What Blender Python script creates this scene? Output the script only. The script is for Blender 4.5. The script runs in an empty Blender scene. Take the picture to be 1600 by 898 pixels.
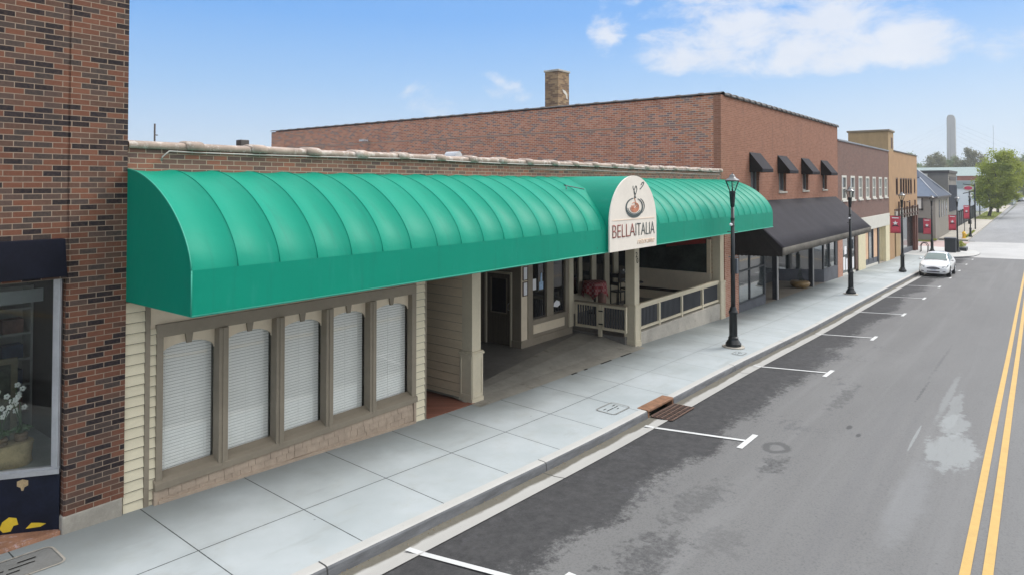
import bpy, bmesh, math, random
from mathutils import Vector, Matrix, Euler
R = math.radians
rnd = random.Random(7)
sc = bpy.context.scene
col = sc.collection

# ------------------------------------------------------------------ camera, sky, sun, exposure
cam_d = bpy.data.cameras.new('camera')
cam = bpy.data.objects.new('camera', cam_d)
col.objects.link(cam)
cam.location = (0, -9.8, 4.6)
cam.rotation_euler = (R(91.2), 0, R(38.114 - 90))
cam_d.sensor_width = 36
cam_d.lens = 1058 / 1600 * 36
cam_d.shift_y = -(449 - (289.5 - 1058 * math.tan(R(1.2)))) / 1600
cam_d.clip_start = .1
cam_d.clip_end = 6000
sc.camera = cam

SUN_EL, SUN_AZ = R(42), R(-22)          # direction towards the sun: azimuth from +X
sun_d = bpy.data.lights.new('sun', 'SUN')
sun_d.energy = 1.5
sun_d.angle = R(20)
sun_d.color = (1, .96, .9)
sun = bpy.data.objects.new('sun', sun_d)
col.objects.link(sun)
sv = Vector((math.cos(SUN_EL) * math.cos(SUN_AZ), math.cos(SUN_EL) * math.sin(SUN_AZ), math.sin(SUN_EL)))
sun.rotation_euler = sv.to_track_quat('Z', 'Y').to_euler()
sun.location = (20, -30, 60)

sc.view_settings.view_transform = 'Standard'
sc.view_settings.look = 'None'
sc.view_settings.exposure = .85
sc.view_settings.gamma = 1
sc.view_settings.use_curve_mapping = False
sc.render.engine = 'CYCLES'
sc.cycles.use_denoising = True
sc.cycles.max_bounces = 7
sc.cycles.transparent_max_bounces = 12
sc.cycles.sample_clamp_indirect = 8


class NT:
    """small node-tree helper"""
    def __init__(s, tree):
        s.t = tree
        s.L = tree.links
    def n(s, typ, **kw):
        nd = s.t.nodes.new(typ)
        for k, v in kw.items():
            setattr(nd, k, v)
        return nd
    def put(s, sock, v):
        if isinstance(v, bpy.types.NodeSocket):
            s.L.new(v, sock)
        elif v is not None:
            if sock.type == 'RGBA' and len(v) == 3:
                v = (*v, 1)
            sock.default_value = v
    def m(s, op, a, b=None, c=None, clamp=False):
        nd = s.n('ShaderNodeMath', operation=op, use_clamp=clamp)
        s.put(nd.inputs[0], a)
        if b is not None:
            s.put(nd.inputs[1], b)
        if c is not None:
            s.put(nd.inputs[2], c)
        return nd.outputs[0]
    def mix(s, f, a, b, blend='MIX'):
        nd = s.n('ShaderNodeMix', data_type='RGBA', blend_type=blend)
        s.put(nd.inputs[0], f)
        s.put(nd.inputs[6], a)
        s.put(nd.inputs[7], b)
        return nd.outputs[2]
    def ramp(s, f, stops, interp='LINEAR'):
        nd = s.n('ShaderNodeValToRGB')
        cr = nd.color_ramp
        cr.interpolation = interp
        while len(cr.elements) < len(stops):
            cr.elements.new(.5)
        for e, (p, c) in zip(cr.elements, stops):
            e.position = p
            e.color = (*c, 1) if len(c) == 3 else c
        s.put(nd.inputs[0], f)
        return nd.outputs[0]
    def noise(s, vec, scale, detail=5, rough=.55, dist=0, out=0):
        nd = s.n('ShaderNodeTexNoise')
        s.put(nd.inputs['Vector'], vec)
        nd.inputs['Scale'].default_value = scale
        nd.inputs['Detail'].default_value = detail
        nd.inputs['Roughness'].default_value = rough
        nd.inputs['Distortion'].default_value = dist
        return nd.outputs[out]
    def step(s, v, a, b):
        nd = s.n('ShaderNodeMapRange', interpolation_type='SMOOTHSTEP')
        s.put(nd.inputs[0], v)
        s.put(nd.inputs[1], a)
        s.put(nd.inputs[2], b)
        return nd.outputs[0]
    def comb(s, x, y, z):
        nd = s.n('ShaderNodeCombineXYZ')
        for i, v in enumerate((x, y, z)):
            s.put(nd.inputs[i], v)
        return nd.outputs[0]
    def sep(s, v):
        nd = s.n('ShaderNodeSeparateXYZ')
        s.put(nd.inputs[0], v)
        return nd.outputs
    def scale(s, v, k):
        nd = s.n('ShaderNodeVectorMath', operation='MULTIPLY')
        s.put(nd.inputs[0], v)
        nd.inputs[1].default_value = k
        return nd.outputs[0]


def make_world():
    w = bpy.data.worlds.new('World')
    sc.world = w
    w.use_nodes = True
    w.node_tree.nodes.clear()
    t = NT(w.node_tree)
    tc = t.n('ShaderNodeTexCoord')
    x, y, z = t.sep(tc.outputs['Generated'])
    sky = t.n('ShaderNodeTexSky', sky_type='NISHITA')
    sky.sun_disc = False
    sky.sun_elevation = SUN_EL
    sky.sun_rotation = R(90) - SUN_AZ
    sky.air_density = 1.0
    sky.dust_density = 1.0
    # spring haze near the horizon, deep blue above it
    blue = t.ramp(z, [(0, (3.5, 4.25, 5.0)), (.07, (2.65, 3.7, 5.0)), (.14, (1.72, 3.1, 5.05)), (.24, (.84, 2.35, 5.05)), (.5, (.7, 1.9, 4.5))])
    base = t.mix(.1, blue, sky.outputs[0])
    # bright haze towards the far end of the street
    az = t.m('ARCTAN2', y, x)
    el = t.m('ARCSINE', z)
    fx = t.step(az, R(40), R(-5))
    hz = t.m('MULTIPLY', fx, t.step(z, .26, .0))
    base = t.mix(t.m('MULTIPLY', hz, .55), base, (3.7, 4.35, 4.95))
    # clouds, placed by direction
    cv = t.comb(t.m('MULTIPLY', az, 9), t.m('MULTIPLY', el, 17), .7)
    n1 = t.noise(cv, 1.25, 7, .62, .25)
    dens = None
    for a0, e0, wa, we, k in [(15.3, 11.8, 11.3, 3.8, .9), (8.6, 10.4, 6.2, 2.3, .95), (23.0, 11.0, 6, 2.4, .9), (30, 13.4, 2.0, 3.4, .55),
                              (45.0, 6.8, 3.0, 2.4, .43), (39.5, 8.1, 3.6, 1.7, .36), (1.5, 9.8, 2.8, 1.7, .55), (14, 15.0, 18, 2.6, .85),
                              (-4, 13.5, 4, 1.6, .6)]:
        dx = t.m('DIVIDE', t.m('SUBTRACT', az, R(a0)), R(wa))
        dy = t.m('DIVIDE', t.m('SUBTRACT', el, R(e0)), R(we))
        q = t.m('SUBTRACT', 1, t.m('ADD', t.m('MULTIPLY', dx, dx), t.m('MULTIPLY', dy, dy)), clamp=True)
        q = t.m('MULTIPLY', t.m('POWER', q, .7), k)
        dens = q if dens is None else t.m('MAXIMUM', dens, q)
    d = t.m('ADD', t.m('MULTIPLY', dens, .62), t.m('MULTIPLY', t.m('SUBTRACT', n1, .5), 1.55))
    cl = t.step(d, .13, .60)
    cl = t.m('MULTIPLY', cl, t.step(dens, .0, .22))
    ccol = t.mix(t.noise(cv, 1.8, 4), (4.1, 4.4, 5.0), (5.25, 5.28, 5.4))
    base = t.mix(t.m('MULTIPLY', cl, .86), base, ccol)
    # unseen bright cloud added overhead to light the street
    up = t.step(z, .40, .75)
    n2 = t.noise(tc.outputs['Generated'], 3.0, 4)
    oc = t.mix(n2, (9.0, 9.3, 9.9), (13, 13, 13.1))
    # fill light added in the unseen sky behind the camera, duller away from the sun
    back = t.m('MULTIPLY', t.step(y, -.15, -.6), t.step(z, .02, .3))
    base = t.mix(back, base, t.mix(t.step(x, -.5, .6), (4.4, 4.6, 4.9), (9.8, 9.7, 9.5)))
    base = t.mix(up, base, oc)
    bg = t.n('ShaderNodeBackground')
    t.put(bg.inputs[0], base)
    bg.inputs[1].default_value = .1
    o = t.n('ShaderNodeOutputWorld')
    t.L.new(bg.outputs[0], o.inputs[0])


make_world()

# ------------------------------------------------------------------ materials
MATS = {}


def new_mat(name):
    m = bpy.data.materials.new(name)
    m.use_nodes = True
    nt = m.node_tree
    nt.nodes.clear()
    t = NT(nt)
    out = t.n('ShaderNodeOutputMaterial')
    b = t.n('ShaderNodeBsdfPrincipled')
    t.L.new(b.outputs[0], out.inputs[0])
    MATS[name] = m
    return m, t, b, out


def geo(t):
    return t.n('ShaderNodeNewGeometry').outputs['Position']


def bump(t, b, h, dist=.01, strength=.6):
    bn = t.n('ShaderNodeBump')
    t.put(bn.inputs['Height'], h)
    bn.inputs['Distance'].default_value = dist
    bn.inputs['Strength'].default_value = strength
    t.L.new(bn.outputs[0], b.inputs['Normal'])


def pm(name, c, rough=.6, var=.12, scale=2.5, metal=0, spec=.5, bmp=0, bscale=60, stretch=None, wear=None, coat=0):
    """painted / plain surface: colour with blotchy variation and fine grain"""
    m, t, b, out = new_mat(name)
    p = geo(t)
    pv = t.scale(p, stretch) if stretch else p
    n = t.noise(pv, scale, 6, .6)
    n2 = t.noise(pv, scale * 9, 3, .6)
    f = t.m('ADD', t.m('MULTIPLY', n, .7), t.m('MULTIPLY', n2, .3))
    cc = t.mix(t.step(f, .3, .7), [v * (1 - var) for v in c], [min(1, v * (1 + var)) for v in c])
    if wear:
        wc, amt = wear
        wn = t.noise(p, scale * 2.3, 8, .7)
        cc = t.mix(t.step(wn, 1 - amt, 1 - amt + .09), cc, wc)
    t.put(b.inputs['Base Color'], cc)
    b.inputs['Roughness'].default_value = rough
    b.inputs['Metallic'].default_value = metal
    b.inputs['Specular IOR Level'].default_value = spec
    b.inputs['Coat Weight'].default_value = coat
    if bmp:
        bump(t, b, t.noise(p, bscale, 4), .01, bmp)
    return m


def brick(name, cols, mortar, w=.217, h=.0713, ms=.0055, off=(0, 0), weather=.25, dark=(.03, .03, .035), bmp=.5, smear=0):
    m, t, b, out = new_mat(name)
    x, y, z = t.sep(geo(t))
    u = t.m('ADD', t.m('ADD', x, y), off[0])
    v = t.m('ADD', z, off[1] + 20 * h)
    vec = t.comb(u, v, 0)
    bt = t.n('ShaderNodeTexBrick')
    bt.offset = .5
    t.put(bt.inputs['Vector'], vec)
    bt.inputs['Color1'].default_value = (0, 0, 0, 1)
    bt.inputs['Color2'].default_value = (1, 1, 1, 1)
    bt.inputs['Mortar'].default_value = (.5, .5, .5, 1)
    bt.inputs['Scale'].default_value = 1
    bt.inputs['Mortar Size'].default_value = ms
    bt.inputs['Mortar Smooth'].default_value = .15
    bt.inputs['Brick Width'].default_value = w
    bt.inputs['Row Height'].default_value = h
    k = len(cols)
    cc = t.ramp(bt.outputs['Color'], [(i / k, c) for i, c in enumerate(cols)], 'CONSTANT')
    fine = t.noise(geo(t), 28, 5, .65)
    cc = t.mix(t.m('MULTIPLY', t.step(fine, .3, .8), .22), cc, t.mix(.5, cc, (.42, .25, .18)), 'MIX')
    big = t.noise(t.scale(geo(t), (1, 1, .55)), .9, 7, .62)
    mc = t.mix(t.noise(geo(t), 4, 4), [q * .7 for q in mortar], mortar)
    cc = t.mix(bt.outputs['Fac'], cc, mc)
    if smear:
        sm = t.noise(t.scale(geo(t), (1.6, 1.6, .25)), 1.4, 6, .6)
        cc = t.mix(t.m('MULTIPLY', t.step(sm, .55, .78), smear), cc, (.09, .06, .05))
    cc = t.mix(t.m('MULTIPLY', t.step(big, .48, .75), weather), cc, dark)
    t.put(b.inputs['Base Color'], cc)
    b.inputs['Roughness'].default_value = .85
    b.inputs['Specular IOR Level'].default_value = .25
    hgt = t.m('ADD', t.m('MULTIPLY', bt.outputs['Fac'], -1), t.m('MULTIPLY', fine, .3))
    bump(t, b, hgt, .008, bmp)
    return m


def glass(name, tint=(.82, .86, .86), refl=1.0, ior=1.5):
    m = bpy.data.materials.new(name)
    m.use_nodes = True
    m.node_tree.nodes.clear()
    t = NT(m.node_tree)
    out = t.n('ShaderNodeOutputMaterial')
    tr = t.n('ShaderNodeBsdfTransparent')
    tr.inputs[0].default_value = (*tint, 1)
    gl = t.n('ShaderNodeBsdfGlossy')
    gl.inputs['Roughness'].default_value = .015
    g_ = t.n('ShaderNodeNewGeometry')
    dt = t.n('ShaderNodeVectorMath', operation='DOT_PRODUCT')
    t.L.new(g_.outputs['Normal'], dt.inputs[0])
    t.L.new(g_.outputs['Incoming'], dt.inputs[1])
    f0 = ((ior - 1) / (ior + 1)) ** 2
    gz = t.m('POWER', t.m('SUBTRACT', 1, t.m('ABSOLUTE', dt.outputs['Value']), clamp=True), 5)
    frv = t.m('MULTIPLY_ADD', gz, 1 - f0, f0)
    wob = t.noise(geo(t), 1.3, 2)
    bn = t.n('ShaderNodeBump')
    t.put(bn.inputs['Height'], wob)
    bn.inputs['Distance'].default_value = .01
    bn.inputs['Strength'].default_value = .12
    t.L.new(bn.outputs[0], gl.inputs['Normal'])
    mx = t.n('ShaderNodeMixShader')
    t.put(mx.inputs[0], t.m('MULTIPLY', frv, refl, clamp=True))
    t.L.new(tr.outputs[0], mx.inputs[1])
    t.L.new(gl.outputs[0], mx.inputs[2])
    t.L.new(mx.outputs[0], out.inputs[0])
    MATS[name] = m
    return m


def dark_glass(name, c=(.02, .024, .028), rough=.04, ior=1.75, var=.6):
    m, t, b, out = new_mat(name)
    p = geo(t)
    n = t.noise(p, .9, 3)
    t.put(b.inputs['Base Color'], t.mix(n, [v * (1 - var) for v in c], [v * (1 + var) for v in c]))
    b.inputs['Roughness'].default_value = rough
    b.inputs['IOR'].default_value = ior
    bump(t, b, t.noise(p, 1.1, 2), .02, .1)
    return m


def make_materials():
    brick('left_brick', [(.165, .066, .04), (.018, .016, .02), (.10, .055, .04), (.155, .062, .038), (.062, .047, .042), (.018, .016, .019), (.145, .06, .038), (.085, .056, .047), (.015, .013, .016), (.15, .06, .037), (.05, .04, .037), (.18, .075, .046), (.115, .062, .045)],
          (.37, .28, .21), w=.205, ms=.0055, weather=.22, bmp=.8, smear=.25)
    brick('parapet_brick', [(.25, .12, .085), (.17, .10, .08), (.29, .12, .08), (.13, .085, .075), (.21, .105, .08), (.24, .13, .10)], (.48, .38, .29), ms=.0065, off=(.08, .02), weather=.3, bmp=.6)
    brick('side_brick', [(.47, .195, .105), (.40, .155, .082), (.26, .15, .115), (.50, .225, .14), (.34, .135, .085), (.46, .19, .115), (.22, .15, .135), (.41, .165, .10)], (.62, .49, .38), w=.25, h=.083, ms=.009,
          weather=.3, dark=(.27, .11, .07), smear=.15)
    brick('front_brick', [(.262, .114, .070), (.235, .10, .060), (.29, .130, .082), (.255, .114, .072)], (.39, .245, .18), w=.23, h=.075, ms=.006, weather=.3, dark=(.17, .085, .065), smear=.5, bmp=.3)
    brick('pier_brick', [(.42, .20, .13), (.38, .17, .11), (.45, .23, .16)], (.60, .46, .38), w=.23, h=.075, ms=.007, weather=.1)
    brick('purple_brick', [(.175, .105, .088), (.195, .115, .095), (.15, .09, .076), (.18, .098, .08)], (.24, .17, .145), w=.23, h=.08, ms=.006, weather=.3, dark=(.12, .08, .07), smear=.35, bmp=.3)
    brick('chimney_brick', [(.30, .205, .115), (.25, .165, .09), (.20, .13, .08), (.33, .235, .135), (.16, .105, .07)], (.31, .245, .175), w=.25, h=.085, weather=.45, dark=(.10, .07, .05))
    brick('recess_brick', [(.20, .08, .052), (.165, .066, .045), (.23, .092, .06)], (.10, .065, .05), w=.21, h=.105, weather=.3)
    m, t, b, out = new_mat('green_canvas')
    p = geo(t)
    c = t.mix(t.noise(p, .7, 5), (.0018, .220, .142), (.0028, .268, .176))
    st = t.noise(t.scale(p, (5.5, .5, .35)), 1.6, 6, .65)
    c = t.mix(t.m('MULTIPLY', t.step(st, .52, .75), .30), c, (.012, .135, .095))
    c = t.mix(t.m('MULTIPLY', t.step(t.noise(t.scale(p, (3, .6, .6)), 2.2, 6, .6), .55, .8), .22), c, (.05, .33, .26))
    vo = t.n('ShaderNodeTexVoronoi')
    t.put(vo.inputs['Vector'], p)
    vo.inputs['Scale'].default_value = 1.1
    c = t.mix(t.m('MULTIPLY', t.step(vo.outputs['Distance'], .03, .018), .7), c, (.02, .06, .05))
    t.put(b.inputs['Base Color'], c)
    b.inputs['Roughness'].default_value = .5
    b.inputs['Specular IOR Level'].default_value = .13
    bump(t, b, t.noise(t.scale(p, (1.0, 1.6, 1.6)), 2.4, 3, .5), .03, .22)
    pm('green_piping', (.03, .33, .23), .5, .08)
    pm('awning_lining', (.35, .45, .40), .8, .1)
    pm('sign_board', (.74, .68, .60), .55, .05, 1.2)
    pm('sign_red', (.24, .05, .035), .6, .2, 30)
    pm('sign_dark', (.055, .075, .075), .6, .2, 30)
    pm('sign_orange', (.52, .20, .11), .6, .1, 30)
    pm('sign_peach', (.78, .58, .42), .6, .1, 30)
    pm('clay_tile', (.34, .265, .215), .75, .25, 3, wear=((.50, .44, .39), .5))
    pm('clay_side', (.30, .20, .15), .7, .25, 3)
    pm('conduit', (.40, .37, .34), .45, .12)
    pm('cream_siding', (.70, .63, .46), .6, .07, 1.8, stretch=(.5, .5, 2), bmp=.06)
    pm('cream_board', (.68, .575, .43), .6, .08, 1.2)
    pm('tan_siding', (.66, .55, .39), .6, .08, 1.8, stretch=(.5, .5, 2))
    pm('taupe_trim', (.25, .21, .155), .6, .1, 1.5, bmp=.06)
    pm('column_cream', (.56, .495, .365), .6, .08, 1.4)
    pm('shingle', (.39, .305, .23), .8, .16, 5, bmp=.2, bscale=30)
    pm('blind_white', (.88, .88, .85), .55, .03)
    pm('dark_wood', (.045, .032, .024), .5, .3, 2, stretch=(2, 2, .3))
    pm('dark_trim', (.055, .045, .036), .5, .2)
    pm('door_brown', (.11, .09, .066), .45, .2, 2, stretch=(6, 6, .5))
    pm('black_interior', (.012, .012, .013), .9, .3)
    pm('soffit', (.30, .26, .2), .8, .1)
    pm('mural', (.025, .034, .026), .35, .9, 1.3)  # green blotches stand in for reflections, put into the colour
    pm('mural_red', (.30, .03, .02), .6, .3)
    pm('entry_concrete', (.15, .142, .13), .5, .25, .9, wear=((.2, .19, .17), .38))
    pm('apron_concrete', (.25, .235, .20), .7, .2, .8, wear=((.17, .155, .13), .42), bmp=.15)
    pm('wall_concrete', (.40, .37, .32), .8, .2, 1.5, wear=((.25, .22, .18), .42), bmp=.25)
    pm('base_concrete', (.36, .33, .28), .85, .2, 2, wear=((.2, .18, .15), .4), bmp=.3)
    pm('baluster_dark', (.055, .058, .066), .5, .15)
    pm('paper', (.80, .79, .80), .6, .05, 20)
    pm('paper_blue', (.35, .5, .68), .5, .2, 14)
    pm('navy_awning', (.006, .007, .014), .8, .3, 2, spec=.15)
    pm('navy_panel', (.008, .011, .024), .5, .4, 2.5, spec=.25, wear=((.035, .042, .065), .33))
    pm('yellow_paint', (.72, .50, .03), .6, .1)
    pm('rust_brick_ledge', (.34, .17, .10), .8, .3, 4, wear=((.5, .36, .34), .45), bmp=.3)
    pm('aluminium', (.44, .445, .46), .38, .12, 3, metal=.5)
    pm('grey_wood', (.22, .22, .21), .6, .15, 3)
    pm('shelf_paint', (.52, .51, .48), .6, .1)
    pm('gilt_frame', (.19, .165, .11), .5, .2)
    pm('painting_canvas', (.06, .065, .05), .6, .7, 2.5)
    pm('leaf_dark', (.04, .09, .025), .5, .3)
    pm('petal_white', (.85, .83, .80), .6, .04)
    pm('stone_carved', (.42, .31, .17), .8, .3, 6, bmp=.6, bscale=18)
    pm('twig', (.20, .13, .08), .8, .2)
    pm('book_blue', (.06, .10, .18), .6, .2)
    pm('book_rose', (.30, .16, .13), .6, .3)
    pm('charcoal_canvas', (.020, .018, .024), .8, .2, .9, spec=.2)
    pm('charcoal_valance', (.11, .10, .085), .8, .25, 1.5, spec=.2)
    pm('charcoal_side', (.020, .017, .016), .85, .2, 1.5, spec=.15)
    pm('store_black', (.024, .027, .034), .5, .25)
    pm('store_slate', (.09, .095, .11), .7, .2, 2)
    pm('post_silver', (.42, .40, .38), .5, .15)
    pm('recess_concrete', (.27, .235, .19), .7, .15, 1)
    pm('gold_pot', (.27, .17, .065), .45, .3, 8)
    pm('white_trim', (.62, .595, .53), .5, .06)
    pm('cream_paint', (.66, .60, .45), .6, .07)
    pm('cream_pilaster', (.68, .60, .40), .6, .07)
    pm('peach_curtain', (.66, .42, .26), .8, .12, 4)
    pm('orange_stucco', (.38, .225, .11), .8, .10, 1.1, bmp=.1, bscale=90)
    pm('tan_stucco', (.36, .245, .125), .85, .14, .9, stretch=(1, 1, .4), wear=((.28, .18, .09), .36))
    pm('tower_cap', (.22, .175, .12), .8, .15)
    pm('brown_frame', (.085, .04, .024), .6, .2)
    pm('brown_pillar', (.13, .045, .028), .6, .2)
    pm('coping_metal', (.22, .23, .25), .45, .15, metal=.3)
    pm('coping_dark', (.07, .06, .055), .6, .2)
    pm('grey_stucco', (.22, .20, .17), .85, .06, 1)
    pm('grey_stucco_dark', (.20, .185, .16), .85, .08, 1)
    pm('slate_roof', (.035, .05, .08), .7, .15, 1.5, spec=.2)
    pm('pale_roof', (.20, .235, .29), .7, .08, spec=.2)
    pm('corrugated', (.07, .08, .10), .5, .1)
    pm('white_wall', (.78, .79, .80), .6, .03)
    pm('grey_green', (.32, .37, .37), .6, .05)
    pm('mint_roof', (.27, .33, .315), .75, .06, spec=.15)
    pm('red_brick_far', (.32, .12, .075), .8, .25, 1.5)
    pm('cast_iron', (.008, .011, .012), .4, .3, 5, spec=.45)
    pm('lamp_top', (.12, .122, .125), .35, .12, metal=.3)
    pm('box_grey', (.10, .11, .125), .5, .1)
    pm('banner_red', (.60, .075, .11), .65, .08, 2)
    pm('banner_dark', (.03, .02, .03), .65, .1)
    pm('car_white', (.80, .80, .79), .28, .015, coat=.6)
    pm('car_dark', (.018, .02, .024), .25, .1, coat=.6)
    pm('tyre', (.012, .012, .012), .8, .2)
    pm('rim_silver', (.55, .56, .58), .3, .05, metal=.8)
    pm('plate', (.52, .55, .6), .5, .1)
    pm('lens', (.35, .38, .38), .12, .2)
    pm('bark', (.075, .06, .048), .9, .25, 4, bmp=.4)
    pm('rust_iron', (.22, .11, .058), .8, .3, 7, bmp=.4)
    pm('grate_iron', (.10, .055, .038), .7, .25, 8)
    pm('drain_dark', (.008, .007, .006), .9, .2)
    pm('hydrant_yellow', (.75, .45, .03), .45, .1)
    pm('bin_black', (.016, .02, .026), .5, .2)
    pm('tower_concrete', (.29, .275, .245), .8, .08, .05)
    pm('cable', (.45, .49, .53), .6, .05)
    pm('sign_red_far', (.62, .06, .12), .5, .05)
    pm('sign_blue_far', (.03, .22, .42), .5, .1)
    pm('asphalt_line', (.56, .565, .56), .7, .08, 6, wear=((.3, .3, .3), .3))
    pm('yellow_line', (.47, .30, .085), .7, .08, 5, wear=((.33, .24, .11), .36))
    pm('roof_gravel', (.24, .235, .22), .9, .2, 3)
    pm('table_dark', (.015, .014, .013), .4, .2)
    pm('crosswalk_brick', (.36, .26, .24), .85, .15, 3)
    pm('litter', (.20, .155, .10), .9, .6, 25)
    pm('roof_white', (.5, .51, .52), .6, .08)
    glass('clear_glass', (.86, .9, .89), 1.0)
    glass('blind_glass', (.98, .985, .98), 1.9)
    glass('shop_glass', (.86, .89, .88), .8)
    glass('lamp_glass', (.9, .93, .92), 1.0)
    dark_glass('entry_glass', (.012, .012, .013))
    dark_glass('store_glass', (.05, .06, .062), ior=3.2)
    dark_glass('upper_glass', (.05, .058, .07), ior=1.8)
    dark_glass('car_glass', (.10, .15, .14), .05, 1.7, .2)
    dark_glass('tower_window', (.30, .32, .30), .1, 1.6, .3)

    # chequered table cloth
    m, t, b, out = new_mat('chequered_cloth')
    ck = t.n('ShaderNodeTexChecker')
    t.put(ck.inputs[0], geo(t))
    ck.inputs['Scale'].default_value = 11
    ck.inputs['Color1'].default_value = (.30, .03, .035, 1)
    ck.inputs['Color2'].default_value = (.40, .19, .175, 1)
    t.L.new(ck.outputs[0], b.inputs['Base Color'])
    b.inputs['Roughness'].default_value = .8

    # sidewalk: pale concrete with tooled joints and stains, and shade painted in by the walls
    m, t, b, out = new_mat('sidewalk_concrete')
    p = geo(t)
    x, y, z = t.sep(p)
    big = t.noise(p, .55, 7, .6)
    mid = t.noise(p, 2.6, 7, .65)
    fine = t.noise(p, 55, 3, .6)
    slab = t.n('ShaderNodeTexWhiteNoise', noise_dimensions='2D')
    t.put(slab.inputs[0], t.comb(t.m('FLOOR', t.m('DIVIDE', t.m('SUBTRACT', x, 4.22), 1.5)), t.m('FLOOR', t.m('DIVIDE', t.m('ADD', y, 1.62), 1.4)), 0))
    c = t.mix(t.step(big, .2, .85), (.34, .378, .388), (.455, .492, .508))
    c = t.mix(t.m('MULTIPLY', t.m('SUBTRACT', slab.outputs[0], .3, clamp=True), .2), c, (.36, .385, .385))
    c = t.mix(t.m('MULTIPLY', t.step(mid, .5, .72), .22), c, (.34, .345, .31))
    c = t.mix(t.m('MULTIPLY', t.step(fine, .62, .8), .25), c, (.3, .3, .3))
    # stain mixed with painted-in shade along the foot of the buildings
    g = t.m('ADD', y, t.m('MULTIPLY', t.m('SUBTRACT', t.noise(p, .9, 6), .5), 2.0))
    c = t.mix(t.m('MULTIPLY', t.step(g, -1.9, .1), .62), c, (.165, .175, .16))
    g2 = t.noise(t.scale(p, (.35, 1.6, 1)), 1.7, 6)
    c = t.mix(t.m('MULTIPLY', t.step(g2, .6, .78), .35), c, (.24, .245, .225))
    # small dark spots
    vo = t.n('ShaderNodeTexVoronoi')
    t.put(vo.inputs['Vector'], t.scale(p, (1, 1, .01)))
    vo.inputs['Scale'].default_value = 1.6
    c = t.mix(t.m('MULTIPLY', t.step(vo.outputs['Distance'], .035, .02), .5), c, (.1, .1, .1))
    fx = t.m('FRACT', t.m('ADD', t.m('DIVIDE', t.m('SUBTRACT', x, 4.22), 1.5), .5))
    jx = t.m('MULTIPLY', t.m('ABSOLUTE', t.m('SUBTRACT', fx, .5)), 1.5)
    jy = t.m('ABSOLUTE', t.m('ADD', y, 1.62))
    jw = t.m('MULTIPLY_ADD', t.noise(p, 14, 3), .006, .0045)
    j = t.m('MAXIMUM', t.m('LESS_THAN', jx, jw), t.m('LESS_THAN', jy, jw))
    near_j = t.m('MAXIMUM', t.step(jx, .12, .0), t.step(jy, .1, .0))
    c = t.mix(t.m('MULTIPLY', t.m('MULTIPLY', near_j, t.step(mid, .35, .65)), .10), c, (.22, .225, .21))
    c = t.mix(t.m('MULTIPLY', t.step(t.noise(t.scale(p, (.6, 1, 1)), 1.1, 8, .7), .56, .66), .16), c, (.24, .25, .24))
    worn = t.m('MULTIPLY_ADD', t.step(x, 12, 17), -.55, .95)
    c = t.mix(t.m('MULTIPLY', j, worn), c, (.05, .055, .055))
    t.put(b.inputs['Base Color'], c)
    b.inputs['Roughness'].default_value = .8
    b.inputs['Specular IOR Level'].default_value = .15
    bump(t, b, t.m('ADD', t.m('MULTIPLY', j, -1), t.m('MULTIPLY', fine, .15)), .01, .5)

    m, t, b, out = new_mat('kerb_concrete')
    p = geo(t)
    x, y, z = t.sep(p)
    c = t.mix(t.noise(p, 1.4, 7, .65), (.38, .375, .355), (.50, .495, .475))
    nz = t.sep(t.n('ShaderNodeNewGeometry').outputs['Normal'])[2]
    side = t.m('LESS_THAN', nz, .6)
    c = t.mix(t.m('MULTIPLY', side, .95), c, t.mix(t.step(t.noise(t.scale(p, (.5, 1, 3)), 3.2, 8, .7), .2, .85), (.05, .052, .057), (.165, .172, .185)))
    edge = t.noise(p, 9, 6, .7)
    c = t.mix(t.m('MULTIPLY', t.step(edge, .62, .75), .4), c, (.2, .19, .17))
    fx = t.m('FRACT', t.m('ADD', t.m('DIVIDE', t.m('SUBTRACT', x, 9.55), 4.5), .5))
    j = t.m('LESS_THAN', t.m('MULTIPLY', t.m('ABSOLUTE', t.m('SUBTRACT', fx, .5)), 4.5), .012)
    c = t.mix(j, c, (.04, .04, .04))
    t.put(b.inputs['Base Color'], c)
    b.inputs['Roughness'].default_value = .85
    bump(t, b, edge, .01, .4)

    m, t, b, out = new_mat('gutter_concrete')
    p = geo(t)
    x, y, z = t.sep(p)
    c = t.mix(t.noise(p, 1.1, 7, .65), (.35, .345, .325), (.45, .44, .42))
    dirt = t.m('ADD', y, t.m('MULTIPLY', t.m('SUBTRACT', t.noise(t.scale(p, (.35, 1, 1)), 1.6, 8, .68), .5), .30))
    c = t.mix(t.m('MULTIPLY', t.step(dirt, -3.265, -3.20), .9), c, t.mix(t.noise(p, 12, 6, .7), (.045, .04, .028), (.13, .115, .08)))
    c = t.mix(t.m('MULTIPLY', t.step(t.noise(p, 16, 5, .7), .6, .75), .3), c, (.2, .19, .17))
    fx = t.m('FRACT', t.m('ADD', t.m('DIVIDE', t.m('SUBTRACT', x, 9.45), 4.5), .5))
    j = t.m('LESS_THAN', t.m('MULTIPLY', t.m('ABSOLUTE', t.m('SUBTRACT', fx, .5)), 4.5), .014)
    c = t.mix(j, c, (.05, .05, .045))
    t.put(b.inputs['Base Color'], c)
    b.inputs['Roughness'].default_value = .85

    # asphalt: grey carriageway, darker sealed parking lane with a ragged edge, oil ring, pale spill
    m, t, b, out = new_mat('asphalt')
    p = geo(t)
    x, y, z = t.sep(p)
    big = t.noise(t.scale(p, (.25, 1, 1)), .9, 7, .6)
    grain = t.noise(p, 90, 3, .7)
    agg = t.noise(p, 30, 4, .7)
    c = t.mix(big, (.132, .131, .130), (.185, .184, .182))
    c = t.mix(t.m('MULTIPLY', t.step(agg, .45, .72), .5), c, (.075, .075, .077))
    streak = t.noise(t.scale(p, (.05, 2.2, 1)), 1.0, 6, .6)
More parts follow.
